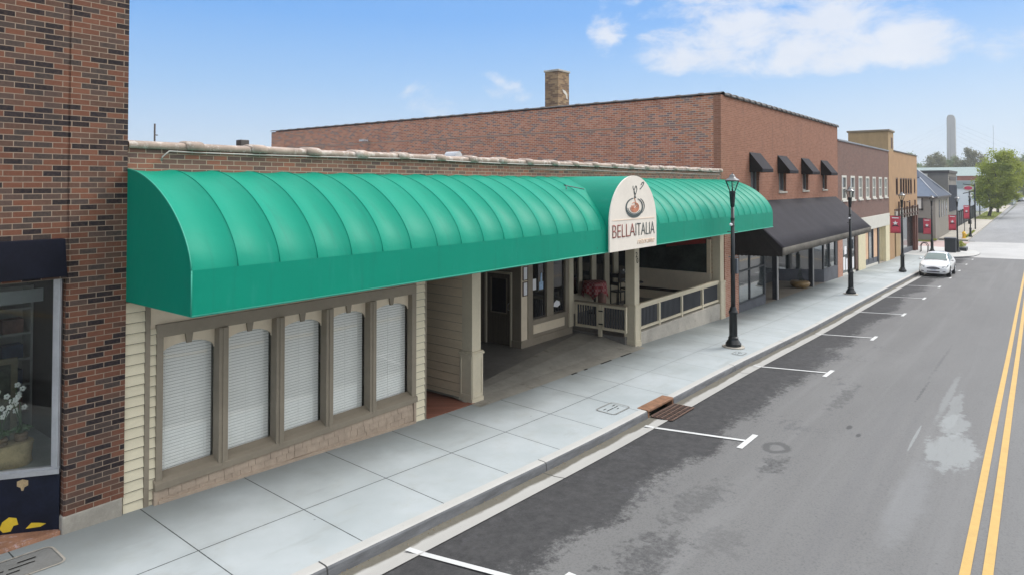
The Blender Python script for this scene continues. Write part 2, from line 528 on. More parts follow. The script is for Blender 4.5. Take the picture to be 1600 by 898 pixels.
    c = t.mix(t.m('MULTIPLY', t.step(streak, .5, .72), .3), c, (.205, .205, .205))
    c = t.mix(t.m('MULTIPLY', t.step(streak, .46, .28), .25), c, (.12, .12, .125))
    n1 = t.noise(t.scale(p, (.55, 1, 1)), .8, 8, .62)
    n2 = t.noise(p, 7.5, 10, .78)
    edge = t.m('ADD', y, t.m('ADD', t.m('MULTIPLY', t.m('SUBTRACT', n1, .5), 2.0), t.m('MULTIPLY', t.m('SUBTRACT', n2, .5), 1.7)))
    near = t.step(x, 40, 8)
    lim = t.m('MULTIPLY_ADD', near, -.30, -4.45)
    dk = t.step(edge, t.m('SUBTRACT', lim, .22), t.m('ADD', lim, .22))
    dcol = t.mix(t.step(t.noise(p, 5, 10, .8), .25, .75), (.026, .026, .028), (.068, .067, .068))
    c = t.mix(t.m('MULTIPLY', dk, .92), c, dcol)
    # broken patches of the same dark seal in the lane
    isl = t.m('MULTIPLY', t.step(t.m('ADD', t.m('MULTIPLY', n2, .6), t.m('MULTIPLY', t.noise(p, .5, 3), .5)), .60, .68), t.step(y, -7.3, -5.6))
    c = t.mix(t.m('MULTIPLY', isl, .55), c, (.085, .085, .09))
    def at(cx, cy, sx, sy, dist):
        dx = t.m('DIVIDE', t.m('SUBTRACT', x, cx), sx)
        dy = t.m('DIVIDE', t.m('SUBTRACT', y, cy), sy)
        r = t.m('SQRT', t.m('ADD', t.m('MULTIPLY', dx, dx), t.m('MULTIPLY', dy, dy)))
        return t.m('ADD', r, t.m('MULTIPLY', t.m('SUBTRACT', t.noise(p, 5, 6, .7), .5), dist))
    r = at(13.2, -5.78, .30, .22, .8)
    ring = t.m('MULTIPLY', t.step(r, 1.25, 1.0), t.step(r, .45, .7))
    c = t.mix(t.m('MULTIPLY', ring, .6), c, (.06, .06, .062))
    spk = t.step(t.noise(p, 11, 10, .85), .38, .6)
    for cx, cy, sx, sy, k in [(8.0, -5.75, 1.0, .42, .75), (10.0, -5.55, 1.2, .3, .5), (17.6, -6.0, 1.5, .22, .55), (12.3, -6.0, .6, .24, .75), (15.3, -6.6, .2, .07, .75), (14.9, -6.85, .16, .06, .75), (9.0, -6.3, .6, .35, .3), (19.4, -7.4, 1.4, .035, .6), (24, -7.35, 3, .05, .35)]:
        c = t.mix(t.m('MULTIPLY', t.step(at(cx, cy, sx, sy, 3.4 if sx > .3 else 1.2), 1.0, .5), t.m('MULTIPLY', t.m('MULTIPLY_ADD', spk, .75, .25) if sx > .3 else 1.0, k)), c, (.05, .05, .052))
    ragged = t.m('MULTIPLY', t.m('SUBTRACT', t.noise(t.scale(p, (.6, 1.5, 1)), 1.5, 8, .62), .5), 3.0)
    fade = t.noise(t.scale(p, (.5, 4, 1)), 2.2, 7, .7)
    for cx, cy, sx, sy, k in ((15.2, -8.36, 1.45, .46, .66), (16.7, -8.28, 1.2, .30, .55), (17.8, -8.18, 2.1, .15, .42), (15.5, -7.75, 1.0, .03, .6)):
        r = t.m('ADD', at(cx, cy, sx, sy, 1.1), t.m('MULTIPLY', ragged, .62 if sy > .1 else .1))
        c = t.mix(t.m('MULTIPLY', t.step(r, 1.0, .72), t.m('MULTIPLY', k, t.step(fade, .12, .5))), c, (.275, .29, .29))
    r = at(19.4, -7.95, 3.2, .10, 1.6)
    c = t.mix(t.m('MULTIPLY', t.step(r, 1.0, .5), .5), c, (.24, .25, .25))
    r = at(12.2, -8.1, 2.6, .33, 1.0)
    c = t.mix(t.m('MULTIPLY', t.step(r, 1.0, .4), .38), c, (.225, .23, .235))
    vo = t.n('ShaderNodeTexVoronoi')
    t.put(vo.inputs['Vector'], t.scale(p, (1, 1, .01)))
    vo.inputs['Scale'].default_value = 2.3
    c = t.mix(t.m('MULTIPLY', t.step(vo.outputs['Distance'], .05, .03), .45), c, (.06, .06, .06))
    t.put(b.inputs['Base Color'], c)
    b.inputs['Roughness'].default_value = .8
    b.inputs['Specular IOR Level'].default_value = .18
    bump(t, b, t.m('ADD', grain, agg), .008, .5)

    pm('far_asphalt', (.215, .217, .22), .85, .14, .3, stretch=(.2, 1, 1))
    pm('crossing_concrete', (.37, .365, .355), .85, .12, .35)
    pm('far_walk', (.36, .33, .28), .85, .18, .6)

    m, t, b, out = new_mat('ground_cover')
    p = geo(t)
    c = t.mix(t.step(t.noise(p, .02, 6), .4, .6), (.09, .12, .05), (.22, .21, .18))
    t.put(b.inputs['Base Color'], c)
    b.inputs['Roughness'].default_value = .95

    def leaves(name, a, b_, light):
        m, t, b, out = new_mat(name)
        p = geo(t)
        n = t.noise(p, .55, 4)
        n2 = t.noise(p, 4.5, 3)
        c = t.mix(t.step(n, .35, .65), a, b_)
        c = t.mix(t.step(n2, .55, .8), c, light)
        t.put(b.inputs['Base Color'], c)
        b.inputs['Roughness'].default_value = .65
        b.inputs['Specular IOR Level'].default_value = .2
        tr = t.n('ShaderNodeBsdfTranslucent')
        t.put(tr.inputs[0], c)
        mx = t.n('ShaderNodeMixShader')
        mx.inputs[0].default_value = .35
        t.L.new(b.outputs[0], mx.inputs[1])
        t.L.new(tr.outputs[0], mx.inputs[2])
        t.L.new(mx.outputs[0], out.inputs[0])
    leaves('spring_leaf', (.25, .30, .045), (.37, .41, .065), (.48, .49, .10))
    leaves('pale_leaf', (.20, .26, .13), (.28, .33, .17), (.34, .38, .22))
    leaves('brown_leaf', (.19, .19, .12), (.24, .235, .14), (.27, .28, .17))
    leaves('deep_leaf', (.10, .13, .075), (.14, .165, .095), (.17, .19, .11))


make_materials()

# ------------------------------------------------------------------ mesh helpers
ORG = {}


class MB:
    def __init__(s):
        s.v, s.f, s.sm = [], [], []
    def add(s, vs, fs, smooth=False):
        o = len(s.v)
        s.v += [tuple(q) for q in vs]
        s.f += [tuple(i + o for i in f) for f in fs]
        s.sm += [smooth] * len(fs)
        return s
    def box(s, x0, x1, y0, y1, z0, z1):
        v = [(x0, y0, z0), (x1, y0, z0), (x1, y1, z0), (x0, y1, z0), (x0, y0, z1), (x1, y0, z1), (x1, y1, z1), (x0, y1, z1)]
        return s.add(v, [(0, 3, 2, 1), (4, 5, 6, 7), (0, 1, 5, 4), (1, 2, 6, 5), (2, 3, 7, 6), (3, 0, 4, 7)])
    def slant(s, x0, x1, y0, y1, zb, zt):
        """box whose bottom / top follow functions of x"""
        zb = zb if callable(zb) else (lambda x, k=zb: k)
        zt = zt if callable(zt) else (lambda x, k=zt: k)
        v = [(x0, y0, zb(x0)), (x1, y0, zb(x1)), (x1, y1, zb(x1)), (x0, y1, zb(x0)), (x0, y0, zt(x0)), (x1, y0, zt(x1)), (x1, y1, zt(x1)), (x0, y1, zt(x0))]
        return s.add(v, [(0, 3, 2, 1), (4, 5, 6, 7), (0, 1, 5, 4), (1, 2, 6, 5), (2, 3, 7, 6), (3, 0, 4, 7)])
    def prism(s, poly, d0, d1, axis='y'):
        """polygon in the two other axes extruded along axis"""
        def P(a, b, d):
            return {'y': (a, d, b), 'x': (d, a, b), 'z': (a, b, d)}[axis]
        n = len(poly)
        v = [P(a, b, d0) for a, b in poly] + [P(a, b, d1) for a, b in poly]
        f = [tuple(range(n)), tuple(range(2 * n - 1, n - 1, -1))] + [(i, (i + 1) % n + 0, (i + 1) % n + n, i + n) for i in range(n)]
        return s.add(v, f)
    def lathe(s, prof, cx, cy, cz=0, seg=16, phase=0, smooth=True, cap=True):
        v, f = [], []
        for r, z in prof:
            for i in range(seg):
                a = 2 * math.pi * i / seg + phase
                v.append((cx + r * math.cos(a), cy + r * math.sin(a), cz + z))
        for k in range(len(prof) - 1):
            for i in range(seg):
                j = (i + 1) % seg
                f.append((k * seg + i, k * seg + j, (k + 1) * seg + j, (k + 1) * seg + i))
        s.add(v, f, smooth)
        if cap:
            n = len(prof) - 1
            o = len(s.v) - len(v)
            s.f.append(tuple(o + i for i in range(seg - 1, -1, -1)))
            s.f.append(tuple(o + n * seg + i for i in range(seg)))
            s.sm += [False, False]
        return s
    def tube(s, pts, r, seg=8, smooth=True):
        pts = [Vector(p) for p in pts]
        rs = r if isinstance(r, (list, tuple)) else [r] * len(pts)
        v, f = [], []
        for i, p in enumerate(pts):
            d = (pts[min(i + 1, len(pts) - 1)] - pts[max(i - 1, 0)]).normalized()
            a = d.cross(Vector((0, 0, 1)))
            if a.length < .05:
                a = d.cross(Vector((1, 0, 0)))
            a.normalize()
            b = d.cross(a)
            for k in range(seg):
                th = 2 * math.pi * k / seg
                v.append(p + rs[i] * (math.cos(th) * a + math.sin(th) * b))
        for i in range(len(pts) - 1):
            for k in range(seg):
                j = (k + 1) % seg
                f.append((i * seg + k, i * seg + j, (i + 1) * seg + j, (i + 1) * seg + k))
        f.append(tuple(range(seg - 1, -1, -1)))
        f.append(tuple((len(pts) - 1) * seg + k for k in range(seg)))
        return s.add(v, f, smooth)
    def grid(s, rows, smooth=True):
        n = len(rows[0])
        v = [p for r in rows for p in r]
        f = [(i * n + j, i * n + j + 1, (i + 1) * n + j + 1, (i + 1) * n + j) for i in range(len(rows) - 1) for j in range(n - 1)]
        return s.add(v, f, smooth)
    def ball(s, c, r, seg=10, rings=6):
        c = Vector(c)
        rr = r if isinstance(r, (tuple, list)) else (r, r, r)
        rows = []
        for i in range(rings + 1):
            ph = math.pi * i / rings
            rows.append([(c.x + rr[0] * math.sin(ph) * math.cos(2 * math.pi * j / seg), c.y + rr[1] * math.sin(ph) * math.sin(2 * math.pi * j / seg), c.z + rr[2] * math.cos(ph)) for j in range(seg + 1)])
        return s.grid(rows)
    def frame(s, x0, x1, z0, z1, y0, y1, w, wb=None):
        """rectangular frame in an XZ plane"""
        wb = w if wb is None else wb
        s.box(x0, x0 + w, y0, y1, z0, z1)
        s.box(x1 - w, x1, y0, y1, z0, z1)
        s.box(x0 + w, x1 - w, y0, y1, z1 - w, z1)
        s.box(x0 + w, x1 - w, y0, y1, z0, z0 + wb)
        return s
    def ribbon(s, pts, w, y0, y1):
        """flat ribbon in an XZ plane given as (x, z), thickness y0..y1"""
        n = len(pts)
        ws = w if isinstance(w, (list, tuple)) else [w] * n
        L, Rr = [], []
        for i, (x, z) in enumerate(pts):
            a, b = pts[max(i - 1, 0)], pts[min(i + 1, n - 1)]
            d = Vector((b[0] - a[0], b[1] - a[1]))
            if d.length == 0:
                d = Vector((1, 0))
            d.normalize()
            L.append((x - d.y * ws[i] / 2, z + d.x * ws[i] / 2))
            Rr.append((x + d.y * ws[i] / 2, z - d.x * ws[i] / 2))
        for i in range(n - 1):
            s.prism([L[i], L[i + 1], Rr[i + 1], Rr[i]], y0, y1)
        return s


def tag(o, label=None, cat=None, group=None, kind=None):
    if label:
        o['label'] = label
    if cat:
        o['category'] = cat
    if group:
        o['group'] = group
    if kind:
        o['kind'] = kind
    return o


def thing(name, loc, label, cat, group=None):
    o = bpy.data.objects.new(name, None)
    col.objects.link(o)
    o.location = loc
    o.empty_display_size = .2
    ORG[o] = Vector(loc)
    return tag(o, label, cat, group)


def part(name, mb, mat, parent=None, bevel=0, label=None, auto=None):
    org = ORG.get(parent, Vector((0, 0, 0)))
    me = bpy.data.meshes.new(name)
    me.from_pydata([(a - org.x, b - org.y, c - org.z) for a, b, c in mb.v], [], mb.f)
    me.polygons.foreach_set('use_smooth', mb.sm)
    bm = bmesh.new()
    bm.from_mesh(me)
    bmesh.ops.recalc_face_normals(bm, faces=bm.faces)
    bm.to_mesh(me)
    bm.free()
    if auto:
        me.set_sharp_from_angle(angle=R(auto))
    me.materials.append(MATS[mat])
    o = bpy.data.objects.new(name, me)
    col.objects.link(o)
    if parent is not None:
        o.parent = parent
    ORG[o] = org
    if bevel:
        md = o.modifiers.new('bevel', 'BEVEL')
        md.width = bevel
        md.segments = 2
        md.limit_method = 'ANGLE'
    if label:
        o['label'] = label
    return o


def part_with_shade_strips(name, mb, mat, shade_strip, shade_mat, parent):  # second material darkens the strips that stand in for shade
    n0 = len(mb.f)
    mb.add(shade_strip.v, shade_strip.f)
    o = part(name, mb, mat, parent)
    o.data.materials.append(MATS[shade_mat])
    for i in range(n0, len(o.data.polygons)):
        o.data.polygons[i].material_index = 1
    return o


def struct(name, mb, mat, parent=None):
    o = part(name, mb, mat, parent)
    if parent is None:
        o['kind'] = 'structure'
    return o


def single(name, mb, mat, label, cat, group=None, **kw):
    return tag(part(name, mb, mat, None, **kw), label, cat, group)


def dup(root, loc, rotz=0, label=None, group=None, scale=None):
    r = root.copy()
    col.objects.link(r)
    r.location = loc
    r.rotation_euler = (0, 0, rotz)
    if scale:
        r.scale = scale
    if label:
        r['label'] = label
    if group:
        r['group'] = group
    ORG[r] = Vector(loc)
    for ch in list(root.children):
        c = ch.copy()
        col.objects.link(c)
        c.parent = r
        for g in list(ch.children):
            d = g.copy()
            col.objects.link(d)
            d.parent = c
    return r


def interp(x, pts):
    if x <= pts[0][0]:
        return pts[0][1]
    for (a, p), (b, q) in zip(pts, pts[1:]):
        if x <= b:
            return p + (q - p) * (x - a) / (b - a)
    return pts[-1][1]


PROFILE = [(-60, 2.1), (-30, 1.2), (4, .20), (11, -.12), (18.5, -.27), (26, -.54), (40, -.85), (60, -1.38), (78, -1.75), (100, -1.95), (250, -.9), (700, 0)]


def S(x):                                   # pavement level at the foot of the buildings
    return sum(interp(x + d, PROFILE) for d in (-1.5, -.75, 0, .75, 1.5)) / 5


def walk(x, y):
    return S(x) + .025 * min(y, 0)


def road(x, y):
    g = S(x) - .22
    if y < -3.05:
        g += .10 * min(1, (-3.05 - y) / 5.6)
    return g


def frange(a, b, s):
    n = max(1, int(round((b - a) / s)))
    return [a + (b - a) * i / n for i in range(n + 1)]


def text_mesh(body, size, mat, parent, name, x0, x1, z0, y, ztop=None, shear=0, thin=.014):
    """lettering on a vertical board facing -Y, fitted to the box x0..x1, z0..ztop"""
    cu = bpy.data.curves.new(name, 'FONT')
    cu.body = body
    cu.size = 1
    cu.shear = shear
    cu.offset = -thin
    cu.extrude = .0
    tmp = bpy.data.objects.new(name, cu)
    col.objects.link(tmp)
    bpy.context.view_layer.update()
    me = bpy.data.meshes.new_from_object(tmp.evaluated_get(bpy.context.evaluated_depsgraph_get()))
    bpy.data.objects.remove(tmp)
    xs = [v.co.x for v in me.vertices]
    ys = [v.co.y for v in me.vertices]
    a, b, c, d = min(xs), max(xs), min(ys), max(ys)
    org = ORG.get(parent, Vector((0, 0, 0)))
    for v in me.vertices:
        u = x0 + (v.co.x - a) / (b - a) * (x1 - x0)
        w = z0 + (v.co.y - c) / (d - c) * (ztop - z0)
        v.co = (u - org.x, y - org.y, w - org.z)
    me.materials.clear()
    me.materials.append(MATS[mat])
    me.name = name
    o = bpy.data.objects.new(name, me)
    col.objects.link(o)
    md = o.modifiers.new('thick', 'SOLIDIFY')
    md.thickness = .006
    md.offset = 0
    o.parent = parent
    return o


exec_later = []

# ------------------------------------------------------------------ the setting: ground, road, kerb, pavement
def build_setting():
    # ground sheet out to the horizon
    xs = [-400, -150, -60, -30] + frange(-20, 110, 6) + [130, 160, 200, 250, 350, 500, 700, 1000, 1600]
    ys = [-900, -400, -150, -60, -16, -8, 0, 8, 16, 40, 100, 250, 600, 1500]
    struct('ground', MB().grid([[(x, y, S(x) - .45) for y in ys] for x in xs], False), 'ground_cover')
    # carriageway
    xs = frange(-25, 73, 1.0)
    ys = [-3.46, -4.2, -5, -6, -7, -8.65, -9.5, -11, -13, -14.3]
    def rz(x, y):
        return road(x, y) if y > -8.8 else road(x, -8.65) - .10 * max(0, (-9.1 - y)) / 5.2
    rd = struct('road', MB().grid([[(x, y, rz(x, y)) for y in ys] for x in xs], False), 'asphalt')
    # intersection and side street: paler concrete
    xs = frange(73, 97.5, 1.5)
    ys = [-14.3, -11, -9.5, -8.65, -6, -5, -4, -3.05, -1, 2, 6, 12, 20, 34]
    struct('side_street', MB().grid([[(x, y, rz(x, y)) for y in ys] for x in xs], False), 'crossing_concrete')
    xs = frange(97.5, 250, 6) + [300, 400, 550, 700]
    ys = [-14.3, -9.5, -8.65, -6, -3.3]
    struct('far_road', MB().grid([[(x, y - max(0, x - 140) * .004, rz(x, y)) for y in ys] for x in xs], False), 'far_asphalt')
    # gutter pan
    xs = frange(-25, 70, .75)
    struct('gutter', MB().grid([[(x, y, road(x, y) + .004 + (.012 if y < -3.4 else -.006)) for y in (-3.02, -3.06, -3.3, -3.49)] for x in xs], False), 'gutter_concrete')
    # kerb with an opening for the drain inlet
    def kerb(mb, a, b):
        rows = []
        for x in frange(a, b, .75):
            t = walk(x, -2.9) + .004
            rows.append([(x, -2.88, t - .1), (x, -2.88, t), (x, -3.0, t - .004), (x, -3.035, t - .012), (x, -3.05, t - .035), (x, -3.065, road(x, -3.06) - .03)])
        mb.grid(rows, False)
        for k in (0, -1):
            r = rows[k]
            mb.add(r, [tuple(range(len(r)))])
    mb = MB()
    kerb(mb, -25, 13.32)
    kerb(mb, 14.62, 69.4)
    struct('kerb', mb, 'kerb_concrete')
    # pavement
    xs = frange(-25, 69.4, .75)
    mb = MB()
    mb.grid([[(x, y, walk(x, y)) for y in (.5, 0, -.7, -1.5, -2.2, -2.885)] for x in xs], False)
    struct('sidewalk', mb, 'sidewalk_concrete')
    # corner with a bulb-out
    line = [(69.4, .5), (69.4, -3.02), (70.3, -3.25), (72, -4.1), (74, -4.75), (76.5, -5.02), (79, -4.95), (81, -4.5), (82.4, -3.6), (83, -2.3), (83, -.5), (82.6, 1.5), (81.5, 3), (80.8, 6), (80.5, 30), (78.5, 30), (78.5, .5)]
    mb = MB()
    n = len(line)
    tp = [(x, y, walk(x, y) + .002 if y < 5 else S(x)) for x, y in line]
    bt = [(x, y, road(x, y) - .1) for x, y in line]
    mb.add(tp + bt, [tuple(range(n))] + [(i, (i + 1) % n, (i + 1) % n + n, i + n) for i in range(n)])
    struct('corner_sidewalk', mb, 'kerb_concrete')
    # beyond the side street
    mb = MB()
    xs = frange(98.2, 240, 6)
    mb.grid([[(x, y, walk(x, y)) for y in (.6, -1.5, -2.3)] for x in xs], False)
    struct('far_sidewalk', mb, 'far_walk')
    mb = MB()
    mb.grid([[(x, -2.3, walk(x, -2.3) + .01), (x, -2.55, walk(x, -2.5) + .01), (x, -2.57, road(x, -3.3) - .03)] for x in xs], False)
    x = 98.2
    mb.add([(x, .6, walk(x, .6)), (x, -2.57, walk(x, -2.5) + .01), (x, -2.57, road(x, -3) - .03), (x, .6, road(x, 0) - .03)], [(0, 1, 2, 3)])
    struct('far_kerb', mb, 'far_walk')
    struct('far_gutter', MB().grid([[(x, -2.56, road(x, -3.3) - .004), (x, -3.32, road(x, -3.3) + .004)] for x in xs], False), 'far_asphalt')
    # brick-coloured crossing in the side street
    struct('crosswalk', MB().grid([[(x, y, road(x, y) + .005) for y in (1.6, -.2, -2.0, -2.9)] for x in frange(84.2, 96.6, 2)], False), 'crosswalk_brick')
    # other side of the street
    xs = frange(-25, 90, 5)
    struct('opposite_sidewalk', MB().grid([[(x, -14.3, road(x, -3.05) - .1), (x, -14.32, walk(x, -2.9)), (x, -14.6, walk(x, -2.9) + .01), (x, -18, walk(x, 0))] for x in xs], False), 'sidewalk_concrete')
    # painted stall marks: a line from the gutter and a T bar
    T = [(6.55, -5.24), (13.19, -5.24), (19.84, -5.15), (26.45, -5.09), (32.9, -5.08), (39.16, -5.08), (45.4, -5.08), (51.6, -5.04), (57.9, -5.01), (64.3, -4.95), (70.2, -4.95)]
    for k, (x, y) in enumerate(T):
        mb = MB()
        w = .045
        x0 = x - .45
        mb.grid([[(x0 + (x - x0) * (yy + 3.1) / (y + 3.1) - w, yy, road(x0, yy) + (.022 if yy > -3.48 else .009)), (x0 + (x - x0) * (yy + 3.1) / (y + 3.1) + w, yy, road(x0, yy) + (.022 if yy > -3.48 else .009))]
                 for yy in [-3.27, -3.485, -3.4861, -4.2, -4.6, y + .05]], False)
        mb.grid([[(x + a, y + b, road(x + a, y + b) + .011) for b in (-.055, .055)] for a in (-.46, 0, .46)], False)
        struct('parking_marking', mb, 'asphalt_line', rd)
    for off in (0, -.225):
        mb = MB()
        def yc(x):
            return -8.92 + .0055 * (x - 9.9) + off
        mb.grid([[(x, yc(x) - .11, road(x, -8.65) + .006), (x, yc(x), road(x, -8.65) + .006)] for x in frange(-20, 72, 1.5)], False)
        struct('centre_line', mb, 'yellow_line', rd)


build_setting()


# ------------------------------------------------------------------ helpers for buildings
def lap_siding(mb, x0, x1, z0, z1, y, pitch=.142, d=.024, shade_strip=None):
    """overlapping boards facing -Y"""
    z = z0
    while z < z1 - .005:
        t = min(z + pitch, z1)
        mb.add([(x0, y - d, z), (x1, y - d, z), (x1, y - .003, t), (x0, y - .003, t), (x0, y, z), (x1, y, z)], [(0, 1, 2, 3), (4, 5, 1, 0)])
        if shade_strip is not None:
            shade_strip.box(x0, x1, y - d - .001, y - d + .004, z - .005, z + .001)  # dark strip stands in for the contact shadow under each board
        mb.add([(x0, y - d, z), (x0, y, z), (x0, y, t), (x0, y - .003, t)], [(0, 1, 2, 3)])
        mb.add([(x1, y - d, z), (x1, y, z), (x1, y, t), (x1, y - .003, t)], [(0, 1, 2, 3)])
        z += pitch
    return mb


def lap_siding_side(mb, x, y0, y1, z0, z1, pitch=.19, d=.02, shade_strip=None):
    z = z0
    while z < z1 - .005:
        t = min(z + pitch, z1)
        mb.add([(x - d, y0, z), (x - d, y1, z), (x - .003, y1, t), (x - .003, y0, t), (x, y0, z), (x, y1, z)], [(0, 1, 2, 3), (4, 5, 1, 0)])
        if shade_strip is not None:
            shade_strip.box(x - d - .001, x - d + .004, y0, y1, z - .004, z + .001)  # painted contact shadow below the board edge
        z += pitch
    return mb


def tile_coping(mb, x0, x1, y0, y1, z, pitch=1.0, r=.2, jog=None):
    """rounded clay coping tiles running along x, each with a raised collar"""
    yc = (y0 + y1) / 2
    hw = (y1 - y0) / 2
    def sec(x, k, dz=0):
        return [(x, yc + hw * k * math.cos(a), z + dz + r * k * max(0, math.sin(a)) * .62) for a in [math.pi * i / 8 for i in range(9)]] + [(x, yc - hw * k, z - .07), (x, yc - hw * k + .03, z - .07)]
    n = max(1, int(round((x1 - x0) / pitch)))
    p = (x1 - x0) / n
    for i in range(n):
        a = x0 + i * p
        tilt = rnd.uniform(-.012, .012)
        mb.grid([sec(a, 1.0, tilt), sec(a + p * .8, .95, tilt * .5)], True)
        mb.grid([sec(a + p * .76, 1.02), sec(a + p * .80, 1.2, .012), sec(a + p * 1.0, 1.2, .012), sec(a + p * 1.03, 1.0)], True)
    return mb


def tile_coping_y(mb, y0, y1, x0, x1, z, pitch=.9, r=.16):
    xc = (x0 + x1) / 2
    hw = (x1 - x0) / 2
    n = max(1, int(round((y1 - y0) / pitch)))
    p = (y1 - y0) / n
    def sec(y, k):
        return [(xc - hw * k * math.cos(a), y, z + r * k * max(0, math.sin(a)) * .62) for a in [math.pi * i / 6 for i in range(7)]] + [(xc + hw * k, y, z - .06)]
    for i in range(n):
        a = y0 + i * p
        mb.grid([sec(a, 1), sec(a + p * .82, .96)], True)
        mb.grid([sec(a + p * .8, 1.02), sec(a + p * .83, 1.22), sec(a + p, 1.22), sec(a + p * 1.02, 1)], True)
    return mb


# ------------------------------------------------------------------ brick shop at the near end
def left_shop():
    b = thing('brick_shop', (4, 0, .2), 'tall dark multicoloured brick shop with an angled plate glass display window', 'building')
    Y = -.045
    mb = MB()
    mb.box(3.305, 4.0, Y, .3, .42, 9.0)                    # pier
    mb.box(-12, 3.28, Y + .004, .3, 3.42, 9.0)             # wall over the window
    mb.box(3.28, 3.305, Y + .012, .3, 3.42, 9.0)            # control joint
    mb.box(3.29, 3.305, Y + .006, .3, .42, 3.42)
    mb.box(-12, -1.2, Y + .003, .3, .3, 3.42)
    mb.box(3.7, 3.996, .302, 14, .2, 8.996)
    part('wall', mb, 'left_brick', b)
    part('roof', MB().box(-12, 3.7, .31, 14, 8.3, 8.5), 'roof_gravel', b)
    mb = MB()
    mb.slant(3.27, 3.985, Y - .012, .28, lambda x: S(x) - .2, .435)
    part('plinth', mb, 'base_concrete', b, bevel=.02)
    # angled display window: from the pier back into the shop
    a, c = Vector((3.285, .06)), Vector((1.25, 1.5))
    d = (c - a).normalized()
    nrm = Vector((-d.y, d.x))
    if nrm.y > 0:
        nrm = -nrm
    def quadbox(mb, s0, s1, o0, o1, z0, z1):
        ps = []
        for s, o in ((s0, o0), (s1, o0), (s1, o1), (s0, o1)):
            q = a + d * s + nrm * o
            ps.append((q.x, q.y))
        mb.add([(x, y, z0) for x, y in ps] + [(x, y, z1) for x, y in ps], [(0, 1, 2, 3), (4, 7, 6, 5), (0, 4, 5, 1), (1, 5, 6, 2), (2, 6, 7, 3), (3, 7, 4, 0)])
    w = thing('display_window', (3.2, .1, 1), None, None)
    w.parent = b
    w.location = Vector((3.2, .1, 1)) - ORG[b]
    mb = MB()
    quadbox(mb, 0, .075, -.03, .05, 1.06, 3.6)
    quadbox(mb, .075, .10, -.03, .02, 1.06, 3.6)
    quadbox(mb, .012, .032, .05, .07, 1.06, 3.6)
    quadbox(mb, 0, 2.4, -.03, .055, .97, 1.03)
    quadbox(mb, 0, 2.4, -.03, .035, 1.03, 1.06)
    part('frame', mb, 'aluminium', w)
    mb = MB()
    quadbox(mb, .10, 2.4, -.012, -.004, 1.06, 3.6)
    part('pane', mb, 'shop_glass', w)
    mb = MB()
    quadbox(mb, 0, 2.4, -.03, .03, .26, .968)
    part('bulkhead', mb, 'navy_panel', b)
    # chipped yellow paint and a small bare patch on the bulkhead
    for nm, pts, mt in [('paint_chip', [(.02, 0), (.06, -.05), (.14, -.045), (.17, .02), (.22, .03), (.2, .11), (.12, .13), (.05, .08)], 'yellow_paint'),
                        ('paint_chip', [(.30, -.035), (.46, -.03), (.52, 0), (.44, .02), (.36, .03)], 'yellow_paint'),
                        ('paint_chip', [(.2, .5), (.24, .48), (.25, .44), (.27, .44), (.28, .48), (.32, .5), (.32, .56), (.26, .58), (.2, .56)], 'stone_carved')]:
        mb = MB()
        ps = []
        for u, z in pts:
            q = a + d * (.66 - u) + nrm * .036
            ps.append((q.x, q.y, .36 + z))
        q2 = [(x - nrm.x * .004, y - nrm.y * .004, z) for x, y, z in ps]
        n = len(ps)
        mb.add(ps + q2, [tuple(range(n)), tuple(range(2 * n - 1, n - 1, -1))] + [(i, (i + 1) % n, (i + 1) % n + n, i + n) for i in range(n)])
        part(nm, mb, mt, b)
    mb = MB()
    mb.slant(-1.2, 3.268, -.03, 1.6, lambda x: S(x) - .2, lambda x: S(x) + .05)
    part('ledge', mb, 'rust_brick_ledge', b, bevel=.01)
    # shop interior
    mb = MB()
    mb.box(-1.5, 3.7, 3.4, 3.5, .3, 3.6)
    mb.box(3.64, 3.69, .31, 3.4, .3, 3.6)
    part('back_wall', mb, 'dark_trim', b)
    part('ceiling_panel', MB().box(2.2, 3.45, 1.3, 1.9, 3.02, 3.06).box(2.2, 3.45, 1.28, 1.3, 2.98, 3.16), 'roof_white', b)
    part('display_floor', MB().prism([(3.6, .31), (3.6, 3.38), (1.25, 3.38), (1.25, 1.53), (2.93, .335)], .9, 1.0, 'z'), 'grey_wood', b)
    part('ceiling', MB().box(-1.5, 3.65, .31, 3.4, 3.55, 3.6), 'shelf_paint', b)
    # flat black canvas valance over the window
    v = single('awning', MB().prism([(-.24, 3.47), (-.05, 3.47), (-.05, 3.93), (-.16, 3.93)], -2.2, 3.235, 'x'), 'navy_awning', 'flat black canvas awning over the display window of the brick shop', 'awning', bevel=.01)
    # things on display
    s = thing('shelf_unit', (3.3, 2.4, 1.0), 'grey open shelf unit stacked with small goods inside the display window', 'shelf')
    mb = MB()
    for x in (3.14, 3.58):
        mb.box(x, x + .03, 2.2, 2.6, 1.0, 3.1)
    mb.box(3.17, 3.58, 2.57, 2.6, 1.0, 3.1)
    part('side_panel', mb, 'shelf_paint', s)
    for z in (1.25, 1.62, 2.0, 2.38, 2.75, 3.07):
        part('shelf', MB().box(3.17, 3.58, 2.2, 2.568, z, z + .03), 'shelf_paint', s)
    for z, nm, mt, gr in [(1.651, 'blue_box', 'book_blue', 0), (2.031, 'blue_box', 'book_blue', 0), (2.411, 'rose_box', 'book_rose', 0), (1.281, 'rose_box', 'book_rose', 0)]:
        tag(part(nm, MB().box(3.24, 3.5, 2.24, 2.45, z, z + .2), mt), {1.651: 'blue box on the second shelf from the bottom of the grey shelf unit', 2.031: 'blue box on the middle shelf of the grey shelf unit', 2.411: 'rose box on the upper shelf of the grey shelf unit', 1.281: 'rose box on the lowest shelf of the grey shelf unit'}[z], 'box')
    f = thing('framed_painting', (2.7, 1.45, 1.0), 'large dark painting in a worn gilt frame leaning inside the display window', 'painting')
    mb = MB()
